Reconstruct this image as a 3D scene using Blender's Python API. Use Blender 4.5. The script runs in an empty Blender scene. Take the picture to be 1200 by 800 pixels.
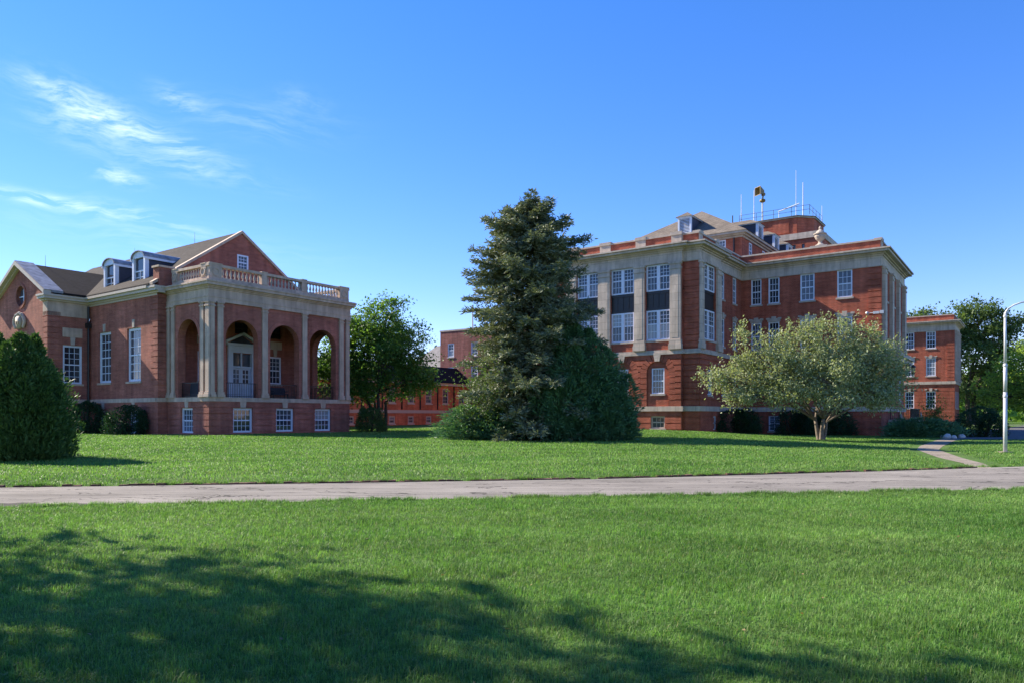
import bpy, math, random
import numpy as np
from mathutils import Vector
R=math.radians
S=bpy.context.scene
COL=S.collection
rng=np.random.default_rng(11)
random.seed(5)
# ------------------------------------------------------------------ camera, sky, sun, exposure
cd=bpy.data.cameras.new('camera'); cam=bpy.data.objects.new('camera',cd); COL.objects.link(cam)
cd.sensor_width=36; cd.lens=25.56; cd.shift_y=.0725; cd.clip_start=.1; cd.clip_end=6000
cam.location=(0,0,1.6); cam.rotation_euler=(R(90),0,0); S.camera=cam
SUN_H=Vector((-.893,.450,0)).normalized(); SUN_EL=R(35)
SUN=Vector((SUN_H.x*math.cos(SUN_EL),SUN_H.y*math.cos(SUN_EL),math.sin(SUN_EL)))
ld=bpy.data.lights.new('sun','SUN'); ld.energy=5.0; ld.angle=R(.5); ld.color=(1,.90,.74)
lo=bpy.data.objects.new('sun',ld); COL.objects.link(lo); lo.location=(-40,30,50)
lo.rotation_euler=(-SUN).to_track_quat('-Z','Y').to_euler()
wd=bpy.data.worlds.new('World'); S.world=wd; wd.use_nodes=True
S.view_settings.view_transform='Standard'; S.view_settings.look='None'
S.view_settings.exposure=1.25; S.view_settings.gamma=1; S.view_settings.use_curve_mapping=False

def N(nt,kind,**kw):
    n=nt.nodes.new(kind)
    for k,v in kw.items():
        if k.startswith('i_'):
            key=k[2:]; key=int(key) if key.isdigit() else key.replace('_',' ')
            n.inputs[key].default_value=v
        else: setattr(n,k,v)
    return n
def L(nt,a,b): nt.links.new(a,b)
def math_(nt,op,a,b=None,c=None):
    n=N(nt,'ShaderNodeMath',operation=op)
    for i,x in enumerate((a,b,c)):
        if x is None: continue
        if isinstance(x,(int,float)): n.inputs[i].default_value=x
        else: L(nt,x,n.inputs[i])
    return n.outputs[0]
def ramp(nt,fac,stops):
    r=N(nt,'ShaderNodeValToRGB'); e=r.color_ramp.elements
    while len(e)<len(stops): e.new(.5)
    for k,(p,c) in zip(e,stops):
        k.position=p; k.color=(c,c,c,1) if isinstance(c,(int,float)) else (*c,1)
    L(nt,fac,r.inputs[0]); return r.outputs[0]
def mixc(nt,fac,a,b,mode='MIX'):
    m=N(nt,'ShaderNodeMix',data_type='RGBA',blend_type=mode)
    for i,x in ((0,fac),(6,a),(7,b)):
        if isinstance(x,(int,float)): m.inputs[i].default_value=x
        elif isinstance(x,tuple): m.inputs[i].default_value=(*x[:3],1)
        else: L(nt,x,m.inputs[i])
    return m.outputs[2]

def build_world():
    nt=wd.node_tree; nt.nodes.clear()
    out=N(nt,'ShaderNodeOutputWorld'); bg=N(nt,'ShaderNodeBackground'); bg.inputs[1].default_value=.137
    sky=N(nt,'ShaderNodeTexSky',sky_type='NISHITA',sun_disc=False,sun_elevation=SUN_EL,
          sun_rotation=math.atan2(SUN_H.x,SUN_H.y),altitude=300,air_density=1.0,dust_density=.02,ozone_density=4.5)
    hs=N(nt,'ShaderNodeHueSaturation',i_Saturation=1.36); gm=N(nt,'ShaderNodeGamma',i_Gamma=.84); L(nt,sky.outputs[0],gm.inputs[0]); L(nt,mixc(nt,1,gm.outputs[0],(1.05,.92,1.05),'MULTIPLY'),hs.inputs['Color'])
    # thin cirrus wisps, laid out by azimuth and elevation on the sky itself
    tc=N(nt,'ShaderNodeTexCoord'); sp=N(nt,'ShaderNodeSeparateXYZ'); L(nt,tc.outputs['Generated'],sp.inputs[0])
    az=math_(nt,'ARCTAN2',sp.outputs[0],sp.outputs[1]); el=math_(nt,'ARCSINE',sp.outputs[2])
    cb=N(nt,'ShaderNodeCombineXYZ'); L(nt,az,cb.inputs[0]); L(nt,el,cb.inputs[1])
    wn=N(nt,'ShaderNodeTexNoise',i_Scale=9.,i_Detail=3.); L(nt,cb.outputs[0],wn.inputs['Vector'])
    wv=N(nt,'ShaderNodeVectorMath',operation='MULTIPLY_ADD'); L(nt,wn.outputs['Color'],wv.inputs[0])
    wv.inputs[1].default_value=(.07,.05,0); L(nt,cb.outputs[0],wv.inputs[2])
    def streak(sx,sy,rot,seed,detail=6):
        mp=N(nt,'ShaderNodeMapping'); mp.inputs['Rotation'].default_value=(0,0,rot)
        mp.inputs['Scale'].default_value=(sx,sy,1); mp.inputs['Location'].default_value=(seed,seed*1.7,0)
        L(nt,wv.outputs[0],mp.inputs[0])
        n=N(nt,'ShaderNodeTexNoise',i_Scale=1.,i_Detail=detail,i_Roughness=.62); L(nt,mp.outputs[0],n.inputs['Vector']); return n.outputs[0]
    def blob(a,e,ra,re,tilt):
        da=math_(nt,'SUBTRACT',az,a); de=math_(nt,'SUBTRACT',el,e); c,s=math.cos(tilt),math.sin(tilt)
        p=math_(nt,'ADD',math_(nt,'MULTIPLY',da,c/ra),math_(nt,'MULTIPLY',de,s/ra))
        q=math_(nt,'ADD',math_(nt,'MULTIPLY',da,-s/re),math_(nt,'MULTIPLY',de,c/re))
        r=math_(nt,'ADD',math_(nt,'MULTIPLY',p,p),math_(nt,'MULTIPLY',q,q))
        return math_(nt,'EXPONENT',math_(nt,'MULTIPLY',r,-1.))
    def dirof(px,py): # bearing of a cloud seen in that direction
        x=(px-600)/852; z=(487-py)/852; return math.atan(x),math.atan(z/math.sqrt(1+x*x))
    total=None
    s1=streak(22,80,.34,1.3,10); s2=streak(15,100,.26,4.1,10)
    for (px,py,ra,re,tl,amp,src) in ((112,132,.055,.018,-.30,1.2,s1),(165,156,.09,.013,-.22,1.1,s2),(212,119,.028,.012,-.2,.8,s1),
            (85,150,.04,.012,-.2,.5,s1),(140,207,.026,.009,-.12,1.0,s1),(190,193,.10,.010,-.1,.5,s2),(62,237,.06,.0065,-.1,1.4,s2),(175,255,.055,.008,-.2,.7,s2),
            (355,121,.03,.014,-.2,.28,s1),(300,140,.09,.02,0,.25,s2),(190,280,.16,.02,-.05,.25,s2),(45,98,.03,.008,-.1,.4,s1)):
        a,e=dirof(px,py)
        m=math_(nt,'MULTIPLY',math_(nt,'MULTIPLY',blob(a,e,ra,re,tl),amp),ramp(nt,src,[(.42,0),(.66,1)]))
        total=m if total is None else math_(nt,'ADD',total,m)
    total=math_(nt,'MINIMUM',math_(nt,'MULTIPLY',total,.42),.6)
    c=mixc(nt,total,hs.outputs[0],(4.7,5.3,6.1))
    L(nt,c,bg.inputs[0]); L(nt,bg.outputs[0],out.inputs[0])
build_world()

# ------------------------------------------------------------------ materials
def mat(name):
    m=bpy.data.materials.new(name); m.use_nodes=True; nt=m.node_tree
    return m,nt,nt.nodes['Principled BSDF']
def wallcoord(nt):
    """along-the-wall, height coordinate in the building's own axes"""
    tc=N(nt,'ShaderNodeTexCoord'); sp=N(nt,'ShaderNodeSeparateXYZ'); L(nt,tc.outputs['Object'],sp.inputs[0])
    ge=N(nt,'ShaderNodeNewGeometry'); vt=N(nt,'ShaderNodeVectorTransform',vector_type='NORMAL',convert_from='WORLD',convert_to='OBJECT')
    L(nt,ge.outputs['True Normal'],vt.inputs[0]); sn=N(nt,'ShaderNodeSeparateXYZ'); L(nt,vt.outputs[0],sn.inputs[0])
    ax=math_(nt,'GREATER_THAN',math_(nt,'ABSOLUTE',sn.outputs[0]),math_(nt,'ABSOLUTE',sn.outputs[1]))
    h=math_(nt,'ADD',math_(nt,'MULTIPLY',sp.outputs[1],ax),math_(nt,'MULTIPLY',sp.outputs[0],math_(nt,'SUBTRACT',1,ax)))
    cb=N(nt,'ShaderNodeCombineXYZ'); L(nt,h,cb.inputs[0]); L(nt,sp.outputs[2],cb.inputs[1])
    return cb.outputs[0],tc,sp
def brick(name,c1,c2,mortar):
    m,nt,b=mat(name); v,tc,sp=wallcoord(nt)
    bt=N(nt,'ShaderNodeTexBrick',i_Scale=1.,i_Mortar_Size=.007,i_Mortar_Smooth=.3,i_Bias=-.1,i_Brick_Width=.215,i_Row_Height=.078)
    bt.inputs['Color1'].default_value=(*c1,1); bt.inputs['Color2'].default_value=(*c2,1); bt.inputs['Mortar'].default_value=(*mortar,1)
    L(nt,v,bt.inputs['Vector'])
    n1=N(nt,'ShaderNodeTexNoise',i_Scale=.45,i_Detail=5.,i_Roughness=.6); L(nt,tc.outputs['Object'],n1.inputs['Vector'])
    mp=N(nt,'ShaderNodeMapping'); mp.inputs['Scale'].default_value=(2.2,.18,1); L(nt,v,mp.inputs[0])
    n2=N(nt,'ShaderNodeTexNoise',i_Scale=1.,i_Detail=4.); L(nt,mp.outputs[0],n2.inputs['Vector'])
    mp3=N(nt,'ShaderNodeMapping'); mp3.inputs['Scale'].default_value=(.7,6.,1); L(nt,v,mp3.inputs[0])
    n3=N(nt,'ShaderNodeTexNoise',i_Scale=1.,i_Detail=3.); L(nt,mp3.outputs[0],n3.inputs['Vector'])
    c=mixc(nt,1,bt.outputs['Color'],ramp(nt,n1.outputs[0],[(.3,.70),(.7,1.22)]),'MULTIPLY')
    c=mixc(nt,1,c,ramp(nt,n2.outputs[0],[(.3,.74),(.65,1.08)]),'MULTIPLY')
    c=mixc(nt,1,c,ramp(nt,n3.outputs[0],[(.3,.82),(.7,1.14)]),'MULTIPLY')
    L(nt,c,b.inputs['Base Color']); b.inputs['Roughness'].default_value=.9; b.inputs['Specular IOR Level'].default_value=.2
    bp=N(nt,'ShaderNodeBump',i_Strength=.5,i_Distance=.01); L(nt,bt.outputs['Fac'],bp.inputs['Height']); bp.invert=True
    L(nt,bp.outputs[0],b.inputs['Normal']); return m
def stone(name,c,amp=.25,blocks=True):
    m,nt,b=mat(name); v,tc,sp=wallcoord(nt)
    n1=N(nt,'ShaderNodeTexNoise',i_Scale=1.1,i_Detail=6.,i_Roughness=.65); L(nt,tc.outputs['Object'],n1.inputs['Vector'])
    mp=N(nt,'ShaderNodeMapping'); mp.inputs['Scale'].default_value=(3.,.25,1); L(nt,v,mp.inputs[0])
    n2=N(nt,'ShaderNodeTexNoise',i_Scale=1.,i_Detail=5.); L(nt,mp.outputs[0],n2.inputs['Vector'])
    f=mixc(nt,1,ramp(nt,n1.outputs[0],[(.3,1-amp),(.7,1+amp*.5)]),ramp(nt,n2.outputs[0],[(.3,1-amp),(.62,1.05)]),'MULTIPLY')
    col=mixc(nt,1,c,f,'MULTIPLY')
    if blocks:
        bt=N(nt,'ShaderNodeTexBrick',i_Scale=1.,i_Mortar_Size=.012,i_Brick_Width=1.5,i_Row_Height=.62,i_Mortar_Smooth=.2)
        bt.inputs['Color1'].default_value=(1,1,1,1); bt.inputs['Color2'].default_value=(.86,.87,.88,1); bt.inputs['Mortar'].default_value=(.55,.53,.5,1)
        L(nt,v,bt.inputs['Vector']); col=mixc(nt,1,col,bt.outputs['Color'],'MULTIPLY')
    L(nt,col,b.inputs['Base Color']); b.inputs['Roughness'].default_value=.85; return m
def plain(name,c,rough=.5,amp=.08,scale=3.,metal=0.):
    m,nt,b=mat(name); tc=N(nt,'ShaderNodeTexCoord')
    n1=N(nt,'ShaderNodeTexNoise',i_Scale=scale,i_Detail=5.); L(nt,tc.outputs['Object'],n1.inputs['Vector'])
    L(nt,mixc(nt,1,c,ramp(nt,n1.outputs[0],[(.3,1-amp),(.7,1+amp)]),'MULTIPLY'),b.inputs['Base Color'])
    b.inputs['Roughness'].default_value=rough; b.inputs['Metallic'].default_value=metal; return m
def shingle(name,c1,c2):
    m,nt,b=mat(name); v,tc,sp=wallcoord(nt)
    bt=N(nt,'ShaderNodeTexBrick',i_Scale=1.,i_Mortar_Size=.012,i_Brick_Width=.34,i_Row_Height=.11,i_Mortar_Smooth=.4)
    bt.inputs['Color1'].default_value=(*c1,1); bt.inputs['Color2'].default_value=(*c2,1); bt.inputs['Mortar'].default_value=(*[x*.45 for x in c2],1)
    # rows follow the slope, joints the other way
    L(nt,v,bt.inputs['Vector'])
    n1=N(nt,'ShaderNodeTexNoise',i_Scale=.9,i_Detail=6.,i_Roughness=.7); L(nt,tc.outputs['Object'],n1.inputs['Vector'])
    L(nt,mixc(nt,1,bt.outputs['Color'],ramp(nt,n1.outputs[0],[(.3,.72),(.7,1.2)]),'MULTIPLY'),b.inputs['Base Color'])
    b.inputs['Roughness'].default_value=.95; b.inputs['Specular IOR Level'].default_value=.08; return m
def glass(name):
    m,nt,b=mat(name); oi=N(nt,'ShaderNodeObjectInfo')
    c=ramp(nt,oi.outputs['Random'],[(0,(.014,.017,.024)),(.35,(.03,.036,.05)),(.7,(.075,.085,.11)),(.9,(.15,.165,.2)),(1,(.30,.31,.32))])
    L(nt,c,b.inputs['Base Color']); b.inputs['Roughness'].default_value=.04; b.inputs['IOR'].default_value=1.55
    tc=N(nt,'ShaderNodeTexCoord'); n=N(nt,'ShaderNodeTexNoise',i_Scale=1.3,i_Detail=1.); L(nt,tc.outputs['Object'],n.inputs['Vector'])
    bp=N(nt,'ShaderNodeBump',i_Strength=.06,i_Distance=.05); L(nt,n.outputs[0],bp.inputs['Height']); L(nt,bp.outputs[0],b.inputs['Normal'])
    return m
def leaf(name,c1,c2,trans=.35,rough=.5):
    m,nt,b=mat(name); nt.nodes.remove(b); out=nt.nodes['Material Output']
    ge=N(nt,'ShaderNodeNewGeometry'); tc=N(nt,'ShaderNodeTexCoord')
    n=N(nt,'ShaderNodeTexNoise',i_Scale=.7,i_Detail=3.); L(nt,tc.outputs['Object'],n.inputs['Vector'])
    f=math_(nt,'ADD',math_(nt,'MULTIPLY',ge.outputs['Random Per Island'],.65),math_(nt,'MULTIPLY',math_(nt,'SUBTRACT',n.outputs[0],.32),.9))
    f=math_(nt,'MINIMUM',math_(nt,'MAXIMUM',f,0),1)
    c=mixc(nt,f,c1,c2)
    p=N(nt,'ShaderNodeBsdfPrincipled',i_Roughness=rough); p.inputs['Specular IOR Level'].default_value=.22; L(nt,c,p.inputs['Base Color'])
    t=N(nt,'ShaderNodeBsdfTranslucent'); L(nt,mixc(nt,1,c,(1.25,1.3,.6),'MULTIPLY'),t.inputs[0])
    mx=N(nt,'ShaderNodeMixShader',i_0=trans); L(nt,p.outputs[0],mx.inputs[1]); L(nt,t.outputs[0],mx.inputs[2]); L(nt,mx.outputs[0],out.inputs[0])
    return m
def grassmat(name,blade):
    m,nt,b=mat(name); ge=N(nt,'ShaderNodeNewGeometry')
    n1=N(nt,'ShaderNodeTexNoise',i_Scale=.33,i_Detail=5.,i_Roughness=.6); L(nt,ge.outputs['Position'],n1.inputs['Vector'])
    n2=N(nt,'ShaderNodeTexNoise',i_Scale=6.,i_Detail=6.,i_Roughness=.7); L(nt,ge.outputs['Position'],n2.inputs['Vector'])
    mp=N(nt,'ShaderNodeMapping'); mp.inputs['Rotation'].default_value=(0,0,-.17); mp.inputs['Scale'].default_value=(.06,.9,1); L(nt,ge.outputs['Position'],mp.inputs[0])
    n3=N(nt,'ShaderNodeTexNoise',i_Scale=1.,i_Detail=3.); L(nt,mp.outputs[0],n3.inputs['Vector'])
    c=mixc(nt,ramp(nt,n1.outputs[0],[(.36,0),(.64,1)]),(.100,.205,.042),(.170,.280,.074))
    c=mixc(nt,1,c,ramp(nt,n2.outputs[0],[(.3,.62),(.7,1.36)]),'MULTIPLY')
    c=mixc(nt,1,c,ramp(nt,n3.outputs[0],[(.3,.80),(.7,1.18)]),'MULTIPLY')
    n5=N(nt,'ShaderNodeTexNoise',i_Scale=1.1,i_Detail=6.,i_Roughness=.65); L(nt,ge.outputs['Position'],n5.inputs['Vector'])
    c=mixc(nt,ramp(nt,n5.outputs[0],[(.54,0),(.72,.35)]),c,(.19,.26,.09))
    if blade:
        r=ge.outputs['Random Per Island']
        c=mixc(nt,1,c,ramp(nt,r,[(0,.7),(.5,1.05),(1,1.5)]),'MULTIPLY')
        c=mixc(nt,ramp(nt,r,[(.955,0),(.965,1)]),c,(.24,.25,.10))
        nt.nodes.remove(b); out=nt.nodes['Material Output']
        p=N(nt,'ShaderNodeBsdfPrincipled',i_Roughness=.5); p.inputs['Specular IOR Level'].default_value=.22; L(nt,c,p.inputs['Base Color'])
        t=N(nt,'ShaderNodeBsdfTranslucent'); L(nt,mixc(nt,1,c,(1.1,1.25,.6),'MULTIPLY'),t.inputs[0])
        mx=N(nt,'ShaderNodeMixShader',i_0=.4); L(nt,p.outputs[0],mx.inputs[1]); L(nt,t.outputs[0],mx.inputs[2]); L(nt,mx.outputs[0],out.inputs[0])
    else:
        c=mixc(nt,1,c,(.62,.62,.6),'MULTIPLY')
        L(nt,c,b.inputs['Base Color']); b.inputs['Roughness'].default_value=.95; b.inputs['Specular IOR Level'].default_value=.1
        bp=N(nt,'ShaderNodeBump',i_Strength=.9,i_Distance=.06); n4=N(nt,'ShaderNodeTexNoise',i_Scale=22.,i_Detail=5.); L(nt,ge.outputs['Position'],n4.inputs['Vector'])
        L(nt,n4.outputs[0],bp.inputs['Height']); L(nt,bp.outputs[0],b.inputs['Normal'])
    return m
def asphalt(name,c,cracks=True,scale=1.):
    m,nt,b=mat(name); ge=N(nt,'ShaderNodeNewGeometry')
    n1=N(nt,'ShaderNodeTexNoise',i_Scale=.6*scale,i_Detail=5.); L(nt,ge.outputs['Position'],n1.inputs['Vector'])
    n2=N(nt,'ShaderNodeTexNoise',i_Scale=60.,i_Detail=3.,i_Roughness=.8); L(nt,ge.outputs['Position'],n2.inputs['Vector'])
    mp=N(nt,'ShaderNodeMapping'); mp.inputs['Rotation'].default_value=(0,0,-.19); mp.inputs['Scale'].default_value=(.16,1.5,1); L(nt,ge.outputs['Position'],mp.inputs[0])
    n3=N(nt,'ShaderNodeTexNoise',i_Scale=1.,i_Detail=5.); L(nt,mp.outputs[0],n3.inputs['Vector'])
    col=mixc(nt,1,c,ramp(nt,n1.outputs[0],[(.3,.82),(.7,1.15)]),'MULTIPLY')
    col=mixc(nt,1,col,ramp(nt,n2.outputs[0],[(.25,.6),(.75,1.4)]),'MULTIPLY')
    col=mixc(nt,1,col,ramp(nt,n3.outputs[0],[(.3,.78),(.65,1.08)]),'MULTIPLY')
    if cracks:
        wn=N(nt,'ShaderNodeTexNoise',i_Scale=1.6,i_Detail=4.); L(nt,ge.outputs['Position'],wn.inputs['Vector'])
        va=N(nt,'ShaderNodeVectorMath',operation='MULTIPLY_ADD'); L(nt,wn.outputs['Color'],va.inputs[0]); va.inputs[1].default_value=(.9,.9,0); L(nt,mp.outputs[0],va.inputs[2])
        vo=N(nt,'ShaderNodeTexVoronoi',feature='DISTANCE_TO_EDGE',i_Scale=1.1); L(nt,va.outputs[0],vo.inputs['Vector'])
        col=mixc(nt,ramp(nt,vo.outputs['Distance'],[(.008,1),(.022,0)]),col,tuple(x*.28 for x in c))
    L(nt,col,b.inputs['Base Color']); b.inputs['Roughness'].default_value=.95; b.inputs['Specular IOR Level'].default_value=.12
    bp=N(nt,'ShaderNodeBump',i_Strength=.5,i_Distance=.01); L(nt,n2.outputs[0],bp.inputs['Height']); L(nt,bp.outputs[0],b.inputs['Normal']); return m

M=dict(
 hall_brick=brick('hall_brick',(.42,.126,.082),(.31,.088,.060),(.36,.25,.21)),
 hosp_brick=brick('hospital_brick',(.44,.10,.052),(.31,.068,.038),(.36,.22,.17)),
 link_brick_sun_tint=brick('link_brick_sun_tint',(.62,.165,.068),(.52,.13,.055),(.5,.3,.2)),  # newer orange brick, brightened further to stand in for sunlight on this wall
 tall_brick=brick('tall_block_brick',(.30,.10,.08),(.24,.075,.06),(.3,.22,.19)),
 stone=stone('limestone',(.57,.465,.37)),
 stone_hall=stone('hall_limestone',(.55,.41,.31),blocks=False),
 stone_plain=stone('carved_limestone',(.48,.40,.33),.2,False),
 roof_hall=shingle('brown_shingles',(.074,.064,.058),(.055,.048,.044)),
 roof_dark=shingle('dark_slates',(.030,.027,.031),(.021,.019,.022)),
 roof_hosp=shingle('tan_shingles',(.215,.182,.15),(.165,.14,.118)),
 white=plain('white_paint',(.66,.70,.80),.45,.05),
 cream=plain('cream_paint',(.49,.41,.335),.6,.06),
 glass=glass('window_glass'),
 slate_grey=plain('grey_slates',(.17,.16,.165),.9,.2,2),
 darkrail=plain('grey_rail',(.10,.11,.13),.5,.2,6),
 slate=plain('slate_blue_cladding',(.028,.034,.06),.6,.15,6),
 spandrel=plain('black_spandrel_metal',(.016,.016,.018),.45,.2,4),
 blackmetal=plain('black_iron',(.014,.014,.016),.45,.2,8),
 galv=plain('weathered_white_steel',(.55,.55,.56),.45,.1,5,.2),
 soffit=plain('ceiling_plaster',(.33,.30,.26),.9,.1),
 floor=plain('porch_concrete',(.30,.28,.25),.9,.12),
 membrane=plain('flat_roof_membrane',(.16,.15,.14),.95,.2,1.),
 flashing=plain('weathered_lead',(.22,.22,.24),.55,.45,2.2),
 yellow=plain('siren_ochre',(.19,.125,.025),.5,.2,6),
 lampglass=plain('frosted_amber_glass',(.75,.62,.3),.3,.05),
 door=plain('door_white',(.62,.66,.74),.45,.04),
 bluecover=plain('navy_canvas',(.018,.026,.05),.8,.2,4),
 bark=plain('grey_brown_bark',(.105,.08,.06),.95,.4,9),
 bark_light=plain('pale_bark',(.17,.135,.105),.95,.35,9),
 bark_dark=plain('dark_bark',(.05,.04,.034),.95,.4,9),
 grass=grassmat('turf',False), blade=grassmat('grass_blades',True),
 road=asphalt('worn_asphalt',(.235,.212,.185)), drive=asphalt('driveway_asphalt',(.13,.125,.13),False),
 walk=asphalt('old_concrete_walk',(.27,.23,.18),True,2.), soil=plain('bare_soil',(.10,.07,.045),.95,.3,5),
 kerbbrick=plain('old_brick_edging',(.13,.06,.042),.95,.55,2.5),
 rock=plain('white_limestone_rock',(.5,.48,.45),.9,.2,6),
 spruce=leaf('fir_needles',(.092,.120,.068),(.240,.262,.165),.15,.55),
 sprucelight=leaf('pale_young_leaves',(.05,.105,.02),(.12,.18,.045),.35),
 juniper=leaf('juniper_sprays',(.050,.125,.058),(.125,.245,.110),.2,.5),
 arbor=leaf('arborvitae_sprays',(.034,.085,.022),(.110,.190,.050),.2,.55),
 yew=leaf('yew_needles',(.016,.046,.020),(.040,.095,.042),.2,.5),
 crab=leaf('crabapple_leaves',(.195,.235,.115),(.42,.46,.27),.32,.5),
 maple=leaf('maple_leaves',(.056,.135,.030),(.165,.280,.066),.42,.5),
 locust=leaf('locust_leaves',(.055,.105,.034),(.145,.200,.070),.35,.5),
 lime=leaf('light_tree_leaves',(.14,.22,.055),(.27,.36,.10),.65,.5),
)
# ------------------------------------------------------------------ mesh helpers
class MB:
    def __init__(s): s.v=[]; s.f=[]
    def add(s,vs,fs):
        o=len(s.v); s.v+=vs; s.f+=[tuple(i+o for i in f) for f in fs]; return s
    def hexa(s,p):  # p: 4 bottom (ccw), 4 top
        return s.add(list(p),[(3,2,1,0),(4,5,6,7),(0,1,5,4),(1,2,6,5),(2,3,7,6),(3,0,4,7)])
    def box(s,x0,x1,y0,y1,z0,z1):
        x0,x1=min(x0,x1),max(x0,x1); y0,y1=min(y0,y1),max(y0,y1)
        return s.hexa([(x0,y0,z0),(x1,y0,z0),(x1,y1,z0),(x0,y1,z0),(x0,y0,z1),(x1,y0,z1),(x1,y1,z1),(x0,y1,z1)])
    def prism(s,poly,z0,z1):
        n=len(poly); s.add([(x,y,z0) for x,y in poly]+[(x,y,z1) for x,y in poly],
          [tuple(range(n-1,-1,-1)),tuple(range(n,2*n))]+[(i,(i+1)%n,n+(i+1)%n,n+i) for i in range(n)]); return s
    def tube(s,p0,p1,r0,r1=None,n=8,cap=True):
        r1=r0 if r1 is None else r1; a=Vector(p0); b=Vector(p1); d=(b-a).normalized()
        u=d.orthogonal().normalized(); w=d.cross(u); o=len(s.v)
        for c,r in ((a,r0),(b,r1)):
            for k in range(n):
                t=2*math.pi*k/n; s.v.append(tuple(c+u*(r*math.cos(t))+w*(r*math.sin(t))))
        for k in range(n): s.f.append((o+k,o+(k+1)%n,o+n+(k+1)%n,o+n+k))
        if cap: s.f.append(tuple(o+k for k in range(n-1,-1,-1))); s.f.append(tuple(o+n+k for k in range(n)))
        return s
    def path(s,pts,rs,n=8):
        o=len(s.v); m=len(pts)
        for i,(p,r) in enumerate(zip(pts,rs)):
            a=Vector(pts[max(i-1,0)]); b=Vector(pts[min(i+1,m-1)]); d=(b-a).normalized()
            u=Vector((1,0,0)) if abs(d.x)<.8 else Vector((0,1,0)); u=(u-d*u.dot(d)).normalized(); w=d.cross(u)
            for k in range(n):
                t=2*math.pi*k/n; s.v.append(tuple(Vector(p)+u*(r*math.cos(t))+w*(r*math.sin(t))))
        for i in range(m-1):
            for k in range(n): s.f.append((o+i*n+k,o+i*n+(k+1)%n,o+(i+1)*n+(k+1)%n,o+(i+1)*n+k))
        s.f.append(tuple(o+k for k in range(n-1,-1,-1))); s.f.append(tuple(o+(m-1)*n+k for k in range(n))); return s
    def lathe(s,c,prof,n=10):
        o=len(s.v); m=len(prof)
        for r,z in prof:
            for k in range(n):
                t=2*math.pi*k/n; s.v.append((c[0]+r*math.cos(t),c[1]+r*math.sin(t),c[2]+z))
        for i in range(m-1):
            for k in range(n): s.f.append((o+i*n+k,o+i*n+(k+1)%n,o+(i+1)*n+(k+1)%n,o+(i+1)*n+k))
        s.f.append(tuple(o+k for k in range(n-1,-1,-1))); s.f.append(tuple(o+(m-1)*n+k for k in range(n))); return s
    def build(s,name,m,parent=None,smooth=False):
        me=bpy.data.meshes.new(name); me.from_pydata([tuple(p) for p in s.v],[],s.f); me.update()
        me.materials.append(M[m] if isinstance(m,str) else m)
        if smooth: me.polygons.foreach_set('use_smooth',[True]*len(me.polygons))
        o=bpy.data.objects.new(name,me); COL.objects.link(o)
        if parent: o.parent=parent
        return o
def thing(name,label,cat,loc=(0,0,0),rz=0,group=None):
    o=bpy.data.objects.new(name,None); COL.objects.link(o); o.location=loc; o.rotation_euler=(0,0,rz); o.empty_display_size=.3
    return tag(o,label,cat,group)
def tag(o,label,cat,group=None):
    o['label']=label; o['category']=cat
    if group: o['group']=group
    return o
def struct(o): o['kind']='structure'; return o
def npmesh(name,verts,faces,m,parent=None,smooth=False):
    me=bpy.data.meshes.new(name); nv=len(verts); nf,k=faces.shape
    me.vertices.add(nv); me.vertices.foreach_set('co',verts.astype(np.float32).ravel())
    me.loops.add(nf*k); me.loops.foreach_set('vertex_index',faces.astype(np.int32).ravel())
    me.polygons.add(nf); me.polygons.foreach_set('loop_start',np.arange(0,nf*k,k,dtype=np.int32))
    me.polygons.foreach_set('loop_total',np.full(nf,k,dtype=np.int32))
    me.update(calc_edges=True); me.materials.append(M[m])
    if smooth: me.polygons.foreach_set('use_smooth',[True]*nf)
    o=bpy.data.objects.new(name,me); COL.objects.link(o)
    if parent: o.parent=parent
    return o
# ------------------------------------------------------------------ terrain
def sm(t): t=np.clip(t,0,1); return t*t*(3-2*t)
def gz(x,y):
    x=np.asarray(x,float); y=np.asarray(y,float)
    z=.18*sm((y-22)/24)*(1-sm((x-14)/9))
    z=z+.25*np.exp(-(((x-9)/9)**2+((y-57)/9)**2))
    z=z+.25*sm((y-66)/20)*(1-sm((x-8)/15))
    z=z+.025*np.sin(x*.31+1)*np.sin(y*.27)*sm((y-20)/8)
    fy=np.interp(x,[-60,-11.5,-6,0,2.2,7.3,12,16.5,30,90],[7.6,16.35,17.15,18.15,18.55,20.1,21.6,23.3,27.0,40])
    z=z+.09*sm((y-fy-.0)/.9)*(1-sm((x-13)/5))*sm((x+60)/20)      # lawn stands a hand above the road
    return z
def gzf(x,y): return float(gz(x,y))
def sheet(name,xs,ys,m,dz=0.):
    X,Y=np.meshgrid(xs,ys); Z=gz(X,Y)+dz; nx,ny=len(xs),len(ys)
    i=np.arange(nx*ny).reshape(ny,nx); F=np.stack([i[:-1,:-1],i[:-1,1:],i[1:,1:],i[1:,:-1]],-1).reshape(-1,4)
    return npmesh(name,np.stack([X,Y,Z],-1).reshape(-1,3),F,m,smooth=True)
xs=np.concatenate([[-3000,-1200,-500,-250,-150],np.arange(-100,130,1.5),[150,200,300,500,1200,3000]])
ys=np.concatenate([[-1500,-500,-150,-60],np.arange(-30,12,3),np.arange(12,30,.4),np.arange(30,130,1.5),[140,160,200,300,500,1200,3500]])
struct(sheet('ground',xs,ys,'grass'))
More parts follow.
